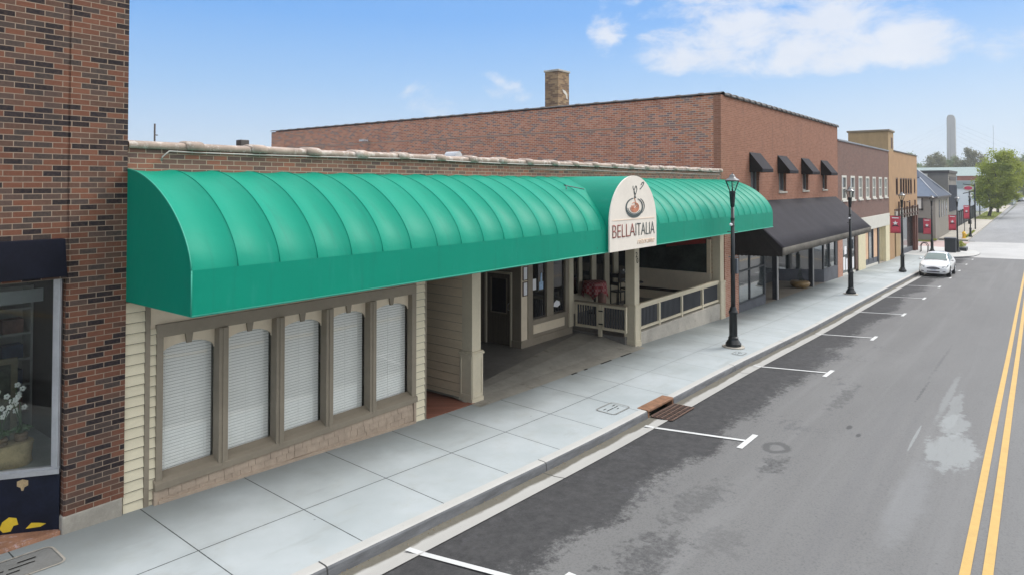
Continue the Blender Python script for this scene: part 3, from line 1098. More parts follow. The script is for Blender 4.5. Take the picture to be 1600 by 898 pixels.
    mb.frame(2.0, 3.20, 1.0, 2.22, 1.42, 1.47, .075)
    part('frame', mb, 'gilt_frame', f)
    part('canvas', MB().box(2.075, 3.125, 1.44, 1.46, 1.075, 2.145), 'painting_canvas', f)
    t = thing('carved_planter', (2.90, .66, 1.0), 'carved tan stone planter on the display floor behind the shop glass', 'planter')
    mb = MB()
    rows = []
    for z, k in ((1.0, .86), (1.04, .98), (1.12, .94), (1.2, .97), (1.27, 1.0), (1.30, 1.04)):
        r = []
        for i in range(33):
            th = 2 * math.pi * i / 32
            q = (abs(math.cos(th)) ** 4 + abs(math.sin(th)) ** 4) ** -.25
            wob = 1 + .03 * math.sin(9 * th + z * 30)
            r.append((2.90 + .25 * k * q * wob * math.cos(th), .66 + .13 * k * q * wob * math.sin(th), z))
        rows.append(r)
    mb.grid(rows)
    n = len(mb.v)
    mb.add(rows[-1][:-1], [tuple(range(32))])
    part('bowl', mb, 'stone_carved', t)
    for i, (ox, oy, lab) in enumerate([(2.80, .62, 'white orchid in a twig pot on the carved planter, further from the brick pier'), (3.03, .66, 'white orchid in a twig pot on the carved planter, nearer the brick pier')]):
        o = thing('orchid_plant', (ox, oy, 1.302), lab, 'plant', 'white orchids in the shop window')
        mb = MB()
        mb.lathe([(.05, 0), (.062, .04), (.07, .1)], ox, oy, 1.302, 12)
        for z in (.02, .05, .08):
            mb.tube([(ox + .07 * math.cos(a), oy + .07 * math.sin(a), 1.302 + z) for a in [i * math.pi / 6 for i in range(13)]], .008, 5)
        part('pot', mb, 'twig', o)
        mb = MB()
        st = MB()
        rr = random.Random(i + 3)
        for k in range(6):
            a = k * 1.05 + i
            pts = [(ox, oy, 1.40), (ox + .07 * math.cos(a), oy + .05 * math.sin(a), 1.47), (ox + .15 * math.cos(a), oy + .1 * math.sin(a), 1.44)]
            mb.tube(pts, [.012, .03, .006], 6)
        part('leaf', mb, 'leaf_dark', o)
        for k in range(3):
            a = rr.uniform(0, 6.28)
            top = (ox + .12 * math.cos(a), oy + .08 * math.sin(a), 1.78 + .1 * k)
            pts = [(ox, oy, 1.4), (ox + .03 * math.cos(a), oy + .02 * math.sin(a), 1.6), top, (top[0] + .07 * math.cos(a), top[1] + .04 * math.sin(a), top[2] - .03)]
            st.tube(pts, .006, 5)
            fl = MB()
            for q in range(3):
                cx, cy, cz = (top[0] + rr.uniform(-.07, .08), top[1] + rr.uniform(-.05, .05), top[2] + rr.uniform(-.12, .05))
                for p in range(5):
                    th = p * 1.257
                    fl.ball((cx + .022 * math.cos(th), cy - .01, cz + .022 * math.sin(th)), (.017, .006, .017), 8, 4)
            part('blossom', fl, 'petal_white', o)
        part('stem', st, 'leaf_dark', o)


left_shop()


# ------------------------------------------------------------------ restaurant
AX0, AX1, AD, AZT, AZV, AZB = 4.01, 26.03, 1.8, 4.82, 3.58, 3.04


def canopy_profile(t, n=18):
    """0 at the wall top, 1 at the front edge: (depth, height) fractions"""
    pr = 1.66
    a = t * math.pi / 2
    cx, sx = max(1e-9, math.cos(a)), max(1e-9, math.sin(a))
    r = (cx ** pr + sx ** pr) ** (-1 / pr)
    return r * sx, r * cx


def restaurant():
    b = thing('restaurant', (14.8, 0, -.2), 'low brick restaurant front with cream siding and a recessed entrance under a green awning', 'building')
    mb = MB()
    mb.box(4.003, 25.6, .004, .30, 2.72, 5.14)
    mb.box(25.3, 25.596, .302, 30, 2.5, 5.1)
    mb.box(4.005, 4.3, .302, 30, 2.5, 5.1)
    mb.box(4.3, 25.3, 29.7, 30, 2.5, 5.1)
    part('wall', mb, 'parapet_brick', b)
    part('coping', tile_coping(MB(), 4.02, 25.59, -.04, .33, 5.175, 1.02, .08), 'clay_tile', b)
    mb = MB()
    mb.box(4.02, 25.59, -.03, .32, 5.142, 5.165)
    part('coping_bed', mb, 'clay_side', b)
    part('roof', MB().box(4.3, 25.3, .302, 29.7, 4.6, 4.75), 'roof_gravel', b)
    # conduit along the wall head
    pts = [(4.45, -.03, 4.94), (4.46, -.05, 5.0), (4.55, -.05, 5.08)] + [(x, -.05, 5.085 + .012 * math.sin(x * .9) + .02 * (x > 9)) for x in frange(5, 25.4, 1)]
    part('conduit', MB().tube(pts, .012, 6), 'conduit', b)
    pts = [(x, -.04, 5.0 + .008 * math.sin(x * 1.3)) for x in frange(13.2, 25.3, 1)]
    part('conduit', MB().tube(pts, .009, 6), 'conduit', b)

    # --- window wall
    for xa, xb, za, zb in ((4.005, 4.262, -.11, 3.02), (4.335, 4.415, -.03, 2.6), (9.385, 9.645, -.22, 3.0)):
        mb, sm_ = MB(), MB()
        lap_siding(mb, xa, xb, za, zb, 0, shade_strip=sm_)
        part_with_shade_strips('siding', mb, 'cream_siding', sm_, 'dark_trim', b)
    mb = MB()
    mb.box(4.005, 9.65, .003, .12, -.3, .40)
    mb.box(4.005, 4.41, .004, .12, .40, 2.72)
    mb.box(9.37, 9.65, .004, .12, .40, 2.72)
    part('sheathing', mb, 'cream_board', b)
    part('corner_trim', MB().box(4.265, 4.332, -.03, .002, .02, 2.98), 'taupe_trim', b, bevel=.005)
    part('corner_trim', MB().box(9.648, 9.69, -.02, .14, -.25, 2.9), 'taupe_trim', b, bevel=.005)
    mb = MB()
    mb.box(4.34, 9.384, -.012, .002, 2.655, 3.04)
    part('fascia', mb, 'cream_board', b)
    part('soffit', MB().box(4.1, 25.6, -1.6, -.02, 3.10, 3.14), 'soffit', b)
    # taupe surround and posts
    mb = MB()
    mb.box(4.415, 9.385, -.045, .10, 2.47, 2.655)
    mb.box(4.415, 4.505, -.045, .10, .42, 2.47)
    mb.box(9.27, 9.385, -.045, .10, .40, 2.47)
    for k in range(1, 5):
        x = 4.505 + .963 * k - .085
        mb.box(x - .075, x + .075, -.075, .10, .42, 2.47)
        mb.box(x - .02, x + .02, -.09, -.0752, .42, 2.47)
    part('window_surround', mb, 'taupe_trim', b, bevel=.006)
    mb = MB()
    mb.prism([(-.085, .36), (.10, .36), (.10, .56), (-.02, .50), (-.085, .455)], 4.39, 9.39, 'x')
    part('sill', mb, 'taupe_trim', b, bevel=.006)
    for k in range(5):
        x0 = 4.508 + .963 * k
        x1 = x0 + .80 if k < 4 else 9.268
        w = thing('window', ((x0 + x1) / 2, .09, .5), None, None)
        w.parent = b
        w.location = Vector(((x0 + x1) / 2, .09, .5)) - ORG[b]
        bl = MB()
        z = .53
        rr = random.Random(k)
        while z < 2.44:
            dz = 0
            bl.add([(x0 + .006, .15, z + dz - .021), (x1 - .006, .15, z + dz - .021), (x1 - .006, .153, z + dz + .004), (x0 + .006, .153, z + dz + .004), (x1 - .006, .158, z + dz + .0185), (x0 + .006, .158, z + dz + .0185)], [(0, 1, 2, 3), (3, 2, 4, 5)])
            z += .047
        for q in (.14, .5, .86):
            xx = x0 + (x1 - x0) * q
            bl.box(xx - .004, xx + .004, .146, .149, .53, 2.44)
        part('blind', bl, 'blind_white', w)
        part('pane', MB().box(x0, x1, .108, .114, .5, 2.47), 'blind_glass', w)
        mb = MB()
        xc, hw = (x0 + x1) / 2, (x1 - x0) / 2
        arc = [(xc + hw * math.cos(a) * 1.0, 2.175 + .16 * math.sin(a)) for a in [math.pi * i / 14 for i in range(15)]]
        for (p, q) in zip(arc, arc[1:]):
            mb.prism([p, q, (q[0], 2.47), (p[0], 2.47)], .07, .098, 'y')
        part('spandrel', mb, 'cream_board', w)
        part('keystone', MB().prism([(xc - .035, 2.315), (xc + .035, 2.315), (xc + .06, 2.472), (xc - .06, 2.472)], .03, .068, 'y'), 'taupe_trim', w, bevel=.004)
        part('shade_backing', MB().box(x0 - .05, x1 + .05, .215, .23, .4, 2.6), 'grey_wood', w)  # dark backing so gaps between the slats show as painted shade
    # shingled apron below the sill
    mb = MB()
    rr = random.Random(11)
    z = .365
    row = 0
    while z > -.25:
        x = 4.44 - rr.uniform(0, .1)
        while x < 9.30:
            w = rr.uniform(.11, .27)
            a, c = max(x, 4.44), min(x + w - .006, 9.30)
            if c - a > .02:
                j = rr.uniform(-.004, .004)
                mb.add([(a, -.062 + j, z - .118), (c, -.062 + j, z - .118), (c, -.046, z), (a, -.046, z), (a, -.03, z - .118), (c, -.03, z - .118), (c, -.03, z), (a, -.03, z)],
                       [(0, 1, 2, 3), (4, 5, 1, 0), (0, 3, 7, 4), (1, 5, 6, 2)])
            x += w
        z -= .115
        row += 1
    part('shingle_apron', mb, 'shingle', b)
    mb = MB()
    mb.box(4.385, 4.438, -.075, .0, -.1, .36)
    mb.box(9.302, 9.36, -.075, .0, -.25, .36)
    mb.slant(4.44, 9.30, -.082, -.03, lambda x: S(x) - .05, lambda x: S(x) + .045)
    part('apron_trim', mb, 'shingle', b, bevel=.004)

    # --- narrow recess and the main entrance
    part('brick_floor', MB().slant(9.69, 11.12, -.06, 2.4, -.4, lambda x: S(x) + .012), 'recess_brick', b)
    mb = MB()
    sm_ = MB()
    lap_siding_side(mb, 11.12, .3, 2.4, -.14, 2.75, shade_strip=sm_)
    part_with_shade_strips('recess_siding', mb, 'tan_siding', sm_, 'dark_trim', b)
    mb = MB()
    mb.box(11.122, 11.3, .36, 3.6, -.3, 2.75)
    mb.box(9.5, 11.12, 2.4, 2.5, -.3, 2.75)
    mb.box(9.5, 9.64, .13, 2.4, -.3, 2.75)
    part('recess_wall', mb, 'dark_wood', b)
    part('ceiling', MB().box(4.3, 25.3, .302, 6, 2.73, 2.8), 'dark_trim', b)
    mb = MB()
    mb.add([(11.0, .5, -.055), (18.6, 1.9, -.055), (18.6, 6, -.05), (11.0, 6, -.05)], [(0, 1, 2, 3)])
    part('entry_floor', mb, 'entry_concrete', b)
    # sloped apron between pavement and entry floor (its edge runs across the opening)
    mb = MB()
    rows = []
    for x in frange(11.0, 18.6, .5):
        t = (x - 11) / 7.6
        yb = .5 + 1.4 * t
        zf = -.055
        rows.append([(x, -.30, walk(x, -.3) + .004), (x, .15, walk(x, 0) * .8 + zf * .2 + .004), (x, yb * .5 + .07, zf - .012), (x, yb, zf + .001)])
    mb.grid(rows, False)
    part('apron', mb, 'apron_concrete', b)

    for xa, xb in ((14.55, 14.8), (15.15, 15.3), (16.0, 16.55), (17.1, 17.7)):
        part('joint_gap', MB().slant(xa, xb, -.335, -.285, lambda x: walk(x, -.3) - .05, lambda x: walk(x, -.3) + .007), 'drain_dark', b)

    def column(x0, x1, y0, y1, zb, zcap, ztop, name='column'):
        c = thing(name, (x0, y0, zb), None, None)
        c.parent = b
        c.location = Vector((x0, y0, zb)) - ORG[b]
        mb = MB()
        mb.box(x0 + .03, x1 - .03, y0 + .03, y1 - .03, zcap, ztop)
        part('shaft', mb, 'column_cream', c, bevel=.006)
        mb = MB()
        mb.box(x0, x1, y0, y1, zb, zcap - .05)
        # raised stiles round recessed panels, on the front and the near side
        zp0, zp1 = zb + .36, zcap - .13
        e = .055
        for f in (0, 1):
            if f == 0:
                mb.box(x0 + .003, x0 + e, y0 - .014, y0 + .01, zb + .28, zcap - .052)
                mb.box(x1 - e, x1 - .003, y0 - .014, y0 + .01, zb + .28, zcap - .052)
                mb.box(x0 + e, x1 - e, y0 - .014, y0 + .01, zp1, zcap - .052)
                mb.box(x0 + e, x1 - e, y0 - .014, y0 + .01, zb + .28, zp0)
            else:
                mb.box(x0 - .014, x0 + .01, y0 + .003, y0 + e, zb + .28, zcap - .052)
                mb.box(x0 - .014, x0 + .01, y1 - e, y1 - .003, zb + .28, zcap - .052)
                mb.box(x0 - .014, x0 + .01, y0 + e, y1 - e, zp1, zcap - .052)
                mb.box(x0 - .014, x0 + .01, y0 + e, y1 - e, zb + .28, zp0)
        mb.box(x0 - .018, x1 + .018, y0 - .018, y1 + .018, zb, zb + .275)
        part('pedestal', mb, 'column_cream', c, bevel=.005)
        mb = MB()
        mb.box(x0 - .03, x1 + .03, y0 - .03, y1 + .03, zcap - .05, zcap - .012)
        mb.box(x0 - .012, x1 + .012, y0 - .012, y1 + .012, zcap - .012, zcap + .02)
        part('cap', mb, 'column_cream', c, bevel=.006)
        return c
    column(11.07, 11.42, -.02, .34, -.3, .96, 3.09)
    c2 = column(18.44, 18.80, -.06, .32, -.45, .96, 3.09)
    column(25.42, 25.86, -.03, .35, -.75, .90, 3.09)
    text_mesh('2', .2, 'black_interior', c2, 'house_number', 18.54, 18.65, 2.40, -.034, 2.56, 0, 0)
    text_mesh('0', .2, 'black_interior', c2, 'house_number', 18.59, 18.70, 2.22, -.034, 2.38, 0, 0)

    # door wall facing the near end, at x = 15.46
    X = 15.46
    mb = MB()
    mb.box(X, X + .15, 2.002, 2.32, .14, 2.73)
    mb.box(X, X + .15, 3.36, 6, -.06, 2.73)
    mb.box(X, X + .15, 2.32, 3.36, 2.08, 2.73)
    part('door_wall', mb, 'taupe_trim', b)
    mb = MB()
    mb.box(X - .025, X + .16, 1.975, 2.33, -.06, .14)
    part('base_board', mb, 'taupe_trim', b, bevel=.006)
    mb = MB()
    mb.box(X - .03, X + .1, 2.33, 2.39, -.055, 2.07)
    mb.box(X - .03, X + .1, 3.29, 3.35, -.055, 2.07)
    mb.box(X - .03, X + .1, 2.39, 3.29, 2.01, 2.07)
    part('door_frame', mb, 'column_cream', b, bevel=.004)
    dr = thing('door', (X, 2.84, -.05), None, None)
    dr.parent = b
    dr.location = Vector((X, 2.84, -.05)) - ORG[b]
    mb = MB()
    mb.box(X + .03, X + .07, 2.39, 3.29, -.05, .88)
    mb.box(X + .03, X + .07, 2.39, 2.54, .88, 2.01)
    mb.box(X + .03, X + .07, 3.14, 3.29, .88, 2.01)
    mb.box(X + .03, X + .07, 2.54, 3.14, 1.86, 2.01)
    for i in range(7):
        y = 2.5 + i * .105
        mb.box(X + .022, X + .031, y, y + .085, .08, .76)
    part('leaf', mb, 'door_brown', dr, bevel=.004)
    part('pane', MB().box(X + .045, X + .055, 2.54, 3.14, .88, 1.86), 'entry_glass', dr)
    part('moulding', MB().box(X + .015, X + .03, 3.12, 3.15, .86, 1.88).box(X + .015, X + .03, 2.53, 2.56, .86, 1.88).box(X + .015, X + .03, 2.56, 3.12, .86, .89), 'taupe_trim', dr)
    part('handle', MB().tube([(X + .03, 2.46, 1.18), (X - .02, 2.46, 1.16), (X - .02, 2.46, 1.0), (X + .03, 2.46, .98)], .012, 6), 'aluminium', dr)
    # dark depth behind the entrance
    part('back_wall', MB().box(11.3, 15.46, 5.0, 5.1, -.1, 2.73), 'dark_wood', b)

    # window wall of the entrance, at y = 2
    Y = 2.0
    mb = MB()
    mb.box(15.462, 15.75, Y - .012, Y + .1, .16, 2.72)
    part('cream_panel', mb, 'cream_board', b)
    part('cream_panel', MB().box(16.02, 17.66, Y - .03, Y - .012, .26, .52), 'cream_board', b, bevel=.005)
    mb = MB()
    mb.box(15.752, 15.98, Y - .04, Y + .1, .16, 2.72)
    mb.box(15.98, 17.9, Y - .012, Y + .1, .16, .60)
    mb.box(15.98, 17.74, Y - .05, Y + .1, .60, .68)
    mb.box(16.70, 17.05, Y - .035, Y + .1, .68, 2.72)
    mb.box(17.71, 17.9, Y - .035, Y + .1, .60, 2.72)
    mb.box(15.45, 18.1, Y - .03, Y + .1, -.06, .158)
    part('window_trim', mb, 'taupe_trim', b, bevel=.005)
    part('cream_post', MB().box(17.902, 18.14, Y - .05, Y + .12, .16, 2.72), 'column_cream', b, bevel=.006)
    for k, (x0, x1) in enumerate(((15.98, 16.70), (17.05, 17.71))):
        w = thing('entry_window', (x0, Y, .68), None, None)
        w.parent = b
        w.location = Vector((x0, Y, .68)) - ORG[b]
        part('frame', MB().frame(x0, x1, .68, 2.7, Y + .02, Y + .07, .045), 'dark_trim', w)
        part('pane', MB().box(x0 + .045, x1 - .045, Y + .04, Y + .045, .725, 2.655), 'entry_glass', w)
        part('decal', MB().box(x0 + .08, x0 + .26, Y + .032, Y + .037, 1.52, 1.84) if k == 0 else MB().prism([(x0 + .1, .9), (x0 + .3, .86), (x0 + .46, .92), (x0 + .42, 1.02), (x0 + .25, 1.08), (x0 + .12, 1.0)], Y + .032, Y + .037), 'paper', w)
        if k == 0:
            part('decal', MB().box(x0 + .42, x0 + .62, Y + .032, Y + .037, 1.50, 1.72).prism([(x0 + .47, 1.72), (x0 + .57, 1.72), (x0 + .55, 1.98), (x0 + .50, 1.98)], Y + .032, Y + .037), 'paper_blue', w)
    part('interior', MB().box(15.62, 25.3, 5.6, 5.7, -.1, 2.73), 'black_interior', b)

    # --- patio bay
    part('patio_floor', MB().box(18.3, 25.4, .22, 3.6, -.3, .0), 'entry_concrete', b)
    mb = MB()
    mb.slant(18.78, 25.43, .0, .22, lambda x: S(x) - .3, .09)
    part('patio_kerb', mb, 'wall_concrete', b, bevel=.012)
    X = 25.38
    part('patio_wall', MB().box(X, X + .2, .352, 3.7, 0, 1.17).box(X - .012, X, .36, 3.6, .0, .32).box(X - .02, X + .05, .352, 3.7, 1.17, 1.20), 'cream_board', b)
    part('bumper_rail', MB().box(X - .03, X - .001, .36, 3.6, .34, .45), 'dark_wood', b)
    mb = MB()
    mb.box(X, X + .04, .52, 3.6, 1.202, 2.73)
    part('mural', mb, 'mural', b)
    part('red_valance', MB().prism([(.55, 2.34), (1.3, 2.25), (2.2, 2.12), (2.2, 2.2), (1.4, 2.4), (.55, 2.52)], X - .02, X - .001, 'x'), 'mural_red', b)  # plain red strip across the mural top, gives no light
    part('patio_post', MB().box(X - .03, X + .1, .352, .5, 1.202, 2.73), 'tan_siding', b)
    mb = MB()
    for x0, x1 in ((20.9, 21.12), (21.79, 22.11), (22.75, 23.09), (23.44, 23.8)):
        mb.box(x0, x1, 3.5, 3.62, .6, 2.73)
    mb.box(18.3, 25.3, 3.52, 3.6, 0, .7)
    part('back_post', mb, 'column_cream', b)
    mb = MB()
    for x0, x1 in ((18.3, 20.9), (21.12, 21.79), (22.11, 22.75), (23.09, 23.44), (23.8, 25.3)):
        mb.box(x0, x1, 3.56, 3.58, .7, 2.73)
    part('back_glass', mb, 'entry_glass', b)
    return b


restaurant()


def notices():
    for z, lab in ((1.86, 'dark framed notice on the cream panel beside the entrance windows, the upper of two'), (1.42, 'dark framed notice on the cream panel beside the entrance windows, the lower of two')):
        n = thing('notice', (15.62, 1.97, z), lab, 'notice', 'framed notices by the door')
        part('frame', MB().frame(15.51, 15.73, z, z + .40, 1.955, 1.985, .022), 'brown_frame', n)
        part('paper', MB().box(15.532, 15.708, 1.965, 1.975, z + .022, z + .378), 'paper', n)


notices()


def green_awning():
    a = thing('awning', (15, 0, 3.04), 'long bright green barrel awning across the whole restaurant front', 'awning')
    n = 37
    pitch = (AX1 - AX0) / n
    NT_ = 20
    mb = MB()
    prof = []
    for i in range(NT_ + 1):
        d, h = canopy_profile(i / NT_)
        prof.append((-AD * d, AZV + (AZT - AZV) * h))
    nr = []
    for i in range(NT_ + 1):
        p, q = prof[max(0, i - 1)], prof[min(NT_, i + 1)]
        t = Vector((q[0] - p[0], q[1] - p[1])).normalized()
        nr.append((-t.y, t.x) if -t.y < 0 else (t.y, -t.x))
    rr = random.Random(5)
    rows = []
    SUB = 8
    sag = [rr.uniform(.056, .084) for _ in range(n)]
    for k in range(n):
        for j in range(SUB + (k == n - 1)):
            s = j / SUB
            x = AX0 + (k + s) * pitch
            e = (1 - (2 * s - 1) ** 2)
            row = []
            for i, (y, z) in enumerate(prof):
                t = i / NT_
                f = sag[k] * e * math.sin(math.pi * min(1, max(0, t * .92 + .06))) ** .6
                row.append((x, y - nr[i][0] * f, z - nr[i][1] * f))
            rows.append(row)
    mb.grid(rows, True)
    o = part('canopy', mb, 'green_canvas', a)
    o.data.set_sharp_from_angle(angle=R(12))
    for k in range(1, n):
        x = AX0 + k * pitch
        if abs(x - 14.93) < 1.1:
            continue
        part('rib_highlight', MB().tube([(x, y, z + .001) for y, z in prof[1:]], .0065, 5), 'green_canvas', a)  # thin tube added along each rib to catch a highlight
    mb = MB()
    rows = []
    for x in frange(AX0, AX1, .3):
        w = .0025 * math.sin(x * 3.1) + .002 * math.sin(x * 7.7)
        rows.append([(x, -AD - .004, AZV), (x, -AD - .004 + w, (AZV + AZB) / 2), (x, -AD - .004, AZB)])
    mb.grid(rows, True)
    o = part('valance', mb, 'green_canvas', a)
    for x, s in ((AX0 - .004, 0), (AX1 + .004, 1)):
        mb = MB()
        poly = [(0, AZB), (0, AZT)] + prof[1:] + [(-AD, AZB)]
        mb.add([(x, y, z) for y, z in poly], [tuple(range(len(poly)))])
        o = part('end_panel', mb, 'green_canvas', a)
        md = o.modifiers.new('thick', 'SOLIDIFY')
        md.thickness = .006
    mb = MB()
    mb.tube([(AX0, -AD - .01, AZB), (AX1, -AD - .01, AZB)], .014, 6)
    mb.tube([(AX0, 0, AZB), (AX0, -AD - .01, AZB)], .010, 6)
    mb.tube([(AX0 - .004, y, z) for y, z in prof], .009, 6)
    mb.tube([(AX0 - .003, -AD - .005, AZB), (AX0 - .003, -AD - .005, AZV)], .009, 6)
    mb.tube([(AX0 - .004, 0, AZV), (AX0 - .004, -AD - .005, AZV)], .006, 6)
    part('piping', mb, 'green_piping', a)
    # cross vault that carries the sign
    mb = MB()
    arch = vault_arch(14.93, 1.17)
    rows = []
    for y in (-1.86, -1.3, -.6, 0):
        rows.append([(x, y, z) for x, z in arch])
    mb.grid(rows, True)
    part('vault', mb, 'green_canvas', a)
    # a loose cord on the vault
    part('cord', MB().tube([(13.2, -1.05, 4.51), (13.35, -.95, 4.58), (13.32, -.9, 4.6), (13.75, -1.2, 4.5)], .012, 5), 'sign_dark', a)
    # ribs of the frame inside
    mb = MB()
    for k in range(0, n + 1, 4):
        x = AX0 + k * pitch + (.02 if k == 0 else -.02)
        mb.tube([(x, min(-.02, y + .03), z - .06) for y, z in prof], .015, 5)
    mb.tube([(AX0 + .02, -AD + .03, AZB + .03), (AX1 - .02, -AD + .03, AZB + .03)], .018, 5)
    part('inner_frame', mb, 'aluminium', a)


def vault_arch(xc, a, z0=3.70, zt=4.82, n=28):
    pts = [(xc - a, 3.05), (xc - a, z0)]
    pts += [(xc - a * math.cos(t) , z0 + (zt - z0) * math.sin(t)) for t in [math.pi * i / n for i in range(1, n)]]
    pts += [(xc + a, z0), (xc + a, 3.05)]
    return pts


green_awning()


def sign():
    xc, a = 14.93, 1.2
    s = thing('sign', (xc, -1.88, 3.04), 'cream arched sign board reading BELLAITALIA on the front of the green awning', 'sign')
    arch = vault_arch(xc, a, 3.70, 4.83)
    arch = [(x, z - (.01 if z < 3.06 else 0)) for x, z in arch]
    part('board', MB().prism(arch, -1.90, -1.865), 'sign_board', s)
    Y = -1.908
    text_mesh('BELLA', .3, 'sign_red', s, 'lettering', 13.85, 14.95, 3.36, Y, 3.665)
    text_mesh('ITALIA', .3, 'sign_dark', s, 'lettering', 14.99, 16.01, 3.36, Y, 3.665)
    text_mesh('ristorante', .2, 'sign_peach', s, 'lettering', 15.08, 16.0, 3.15, Y, 3.29, .35)
    part('rule', MB().box(13.86, 16.0, Y - .003, -1.90, 3.765, 3.773), 'sign_peach', s)
    cx, cz = 14.93, 4.06
    def arcp(rx, rz, t0, t1, n=30, ox=0, oz=0):
        return [(cx + ox + rx * math.cos(R(t0 + (t1 - t0) * i / n)), cz + oz + rz * math.sin(R(t0 + (t1 - t0) * i / n))) for i in range(n + 1)]
    mb = MB()
    n = 40
    mb.ribbon(arcp(.42, .22, 98, 425, n), [.018 + .062 * math.sin(math.pi * i / n) ** 1.3 for i in range(n + 1)], Y - .003, -1.90)
    mb.ribbon(arcp(.33, .165, 185, 330, 20), .014, Y - .002, -1.90)
    mb.ribbon(arcp(.47, .235, -45, 55, 20, .05, .01), [.006 + .02 * math.sin(math.pi * i / 20) for i in range(21)], Y - .003, -1.90)
    # steam and spoon
    sp = [(15.22, 4.50), (15.30, 4.54), (15.38, 4.59), (15.43, 4.65), (15.40, 4.675), (15.33, 4.65), (15.28, 4.60)]
    mb.ribbon(sp, .022, Y - .003, -1.90)
    for ph in range(3):
        pts = [(14.96 + (ph - 1) * .05 + .05 * math.sin(t * 5 + ph * 2.1), 4.28 + t * .30) for t in [i / 16 for i in range(17)]]
        mb.ribbon(pts, .014, Y - .003, -1.90)
    part('pot_emblem', mb, 'sign_dark', s)
    mb = MB()
    for k in range(4):
        n = 26
        pts = [(cx + (.06 + .055 * k) * math.cos(R(60 + 12 * i + 40 * k)), cz - .005 + (.03 + .028 * k) * math.sin(R(60 + 12 * i + 40 * k))) for i in range(n)]
        mb.ribbon(pts, [.008 + .022 * math.sin(math.pi * i / (n - 1)) for i in range(n)], Y - .003, -1.90)
    mb.ribbon([(cx + .03 + .03 * math.sin(t * 4), cz + .02 + .2 * t) for t in [i / 10 for i in range(11)]], .02, Y - .003, -1.90)
    part('swirl_emblem', mb, 'sign_orange', s)


sign()


def railing():
    r = thing('railing', (22, .1, .09), 'cream railing with dark balusters on the concrete kerb of the restaurant patio', 'railing')
    x0, x1 = 18.82, 25.4
    part('top_rail', MB().box(x0, x1, .03, .15, .87, .955).box(x0, x1, .06, .12, .80, .868), 'column_cream', r, bevel=.006)
    part('bottom_rail', MB().box(x0, x1, .05, .13, .15, .235), 'column_cream', r, bevel=.006)
    xs = [x0] + [20.32, 22.06, 23.86] + [x1]
    for x in xs[1:-1]:
        part('post', MB().box(x - .05, x + .05, .035, .145, .085, .798), 'column_cream', r, bevel=.006)
    for a, c in zip(xs, xs[1:]):
        mb = MB()
        x = a + .12
        while x < c - .08:
            mb.box(x - .018, x + .018, .08, .11, .237, .798)
            x += .095
        part('baluster_panel', mb, 'baluster_dark', r)
    g = thing('gate', (18.2, 1.0, 0), 'cream panelled gate with dark balusters between the entrance windows and the column', 'gate')
    X = 18.2
    for y0, y1 in ((.1, .95), (1.08, 1.9)):
        part('gate_frame', MB().box(X - .04, X + .04, y0, y1, .86, .94).box(X - .04, X + .04, y0, y1, .17, .25).box(X - .04, X + .04, y0, y0 + .05, .25, .86).box(X - .04, X + .04, y1 - .05, y1, .25, .86), 'column_cream', g, bevel=.005)
        mb = MB()
        y = y0 + .1
        while y < y1 - .07:
            mb.box(X - .015, X + .015, y - .02, y + .02, .252, .858)
            y += .09
        part('baluster_panel', mb, 'baluster_dark', g)
    part('gate_cap', MB().box(X - .07, X + .07, .08, 1.93, .942, .975), 'taupe_trim', g, bevel=.005)
    part('gate_post', MB().box(X - .055, X + .055, .965, 1.065, -.05, .94), 'column_cream', g, bevel=.005)
    part('hinge', MB().box(X - .07, X - .041, .9, 1.04, .32, .36).box(X - .07, X - .041, .9, 1.04, .72, .76), 'cast_iron', g)


railing()


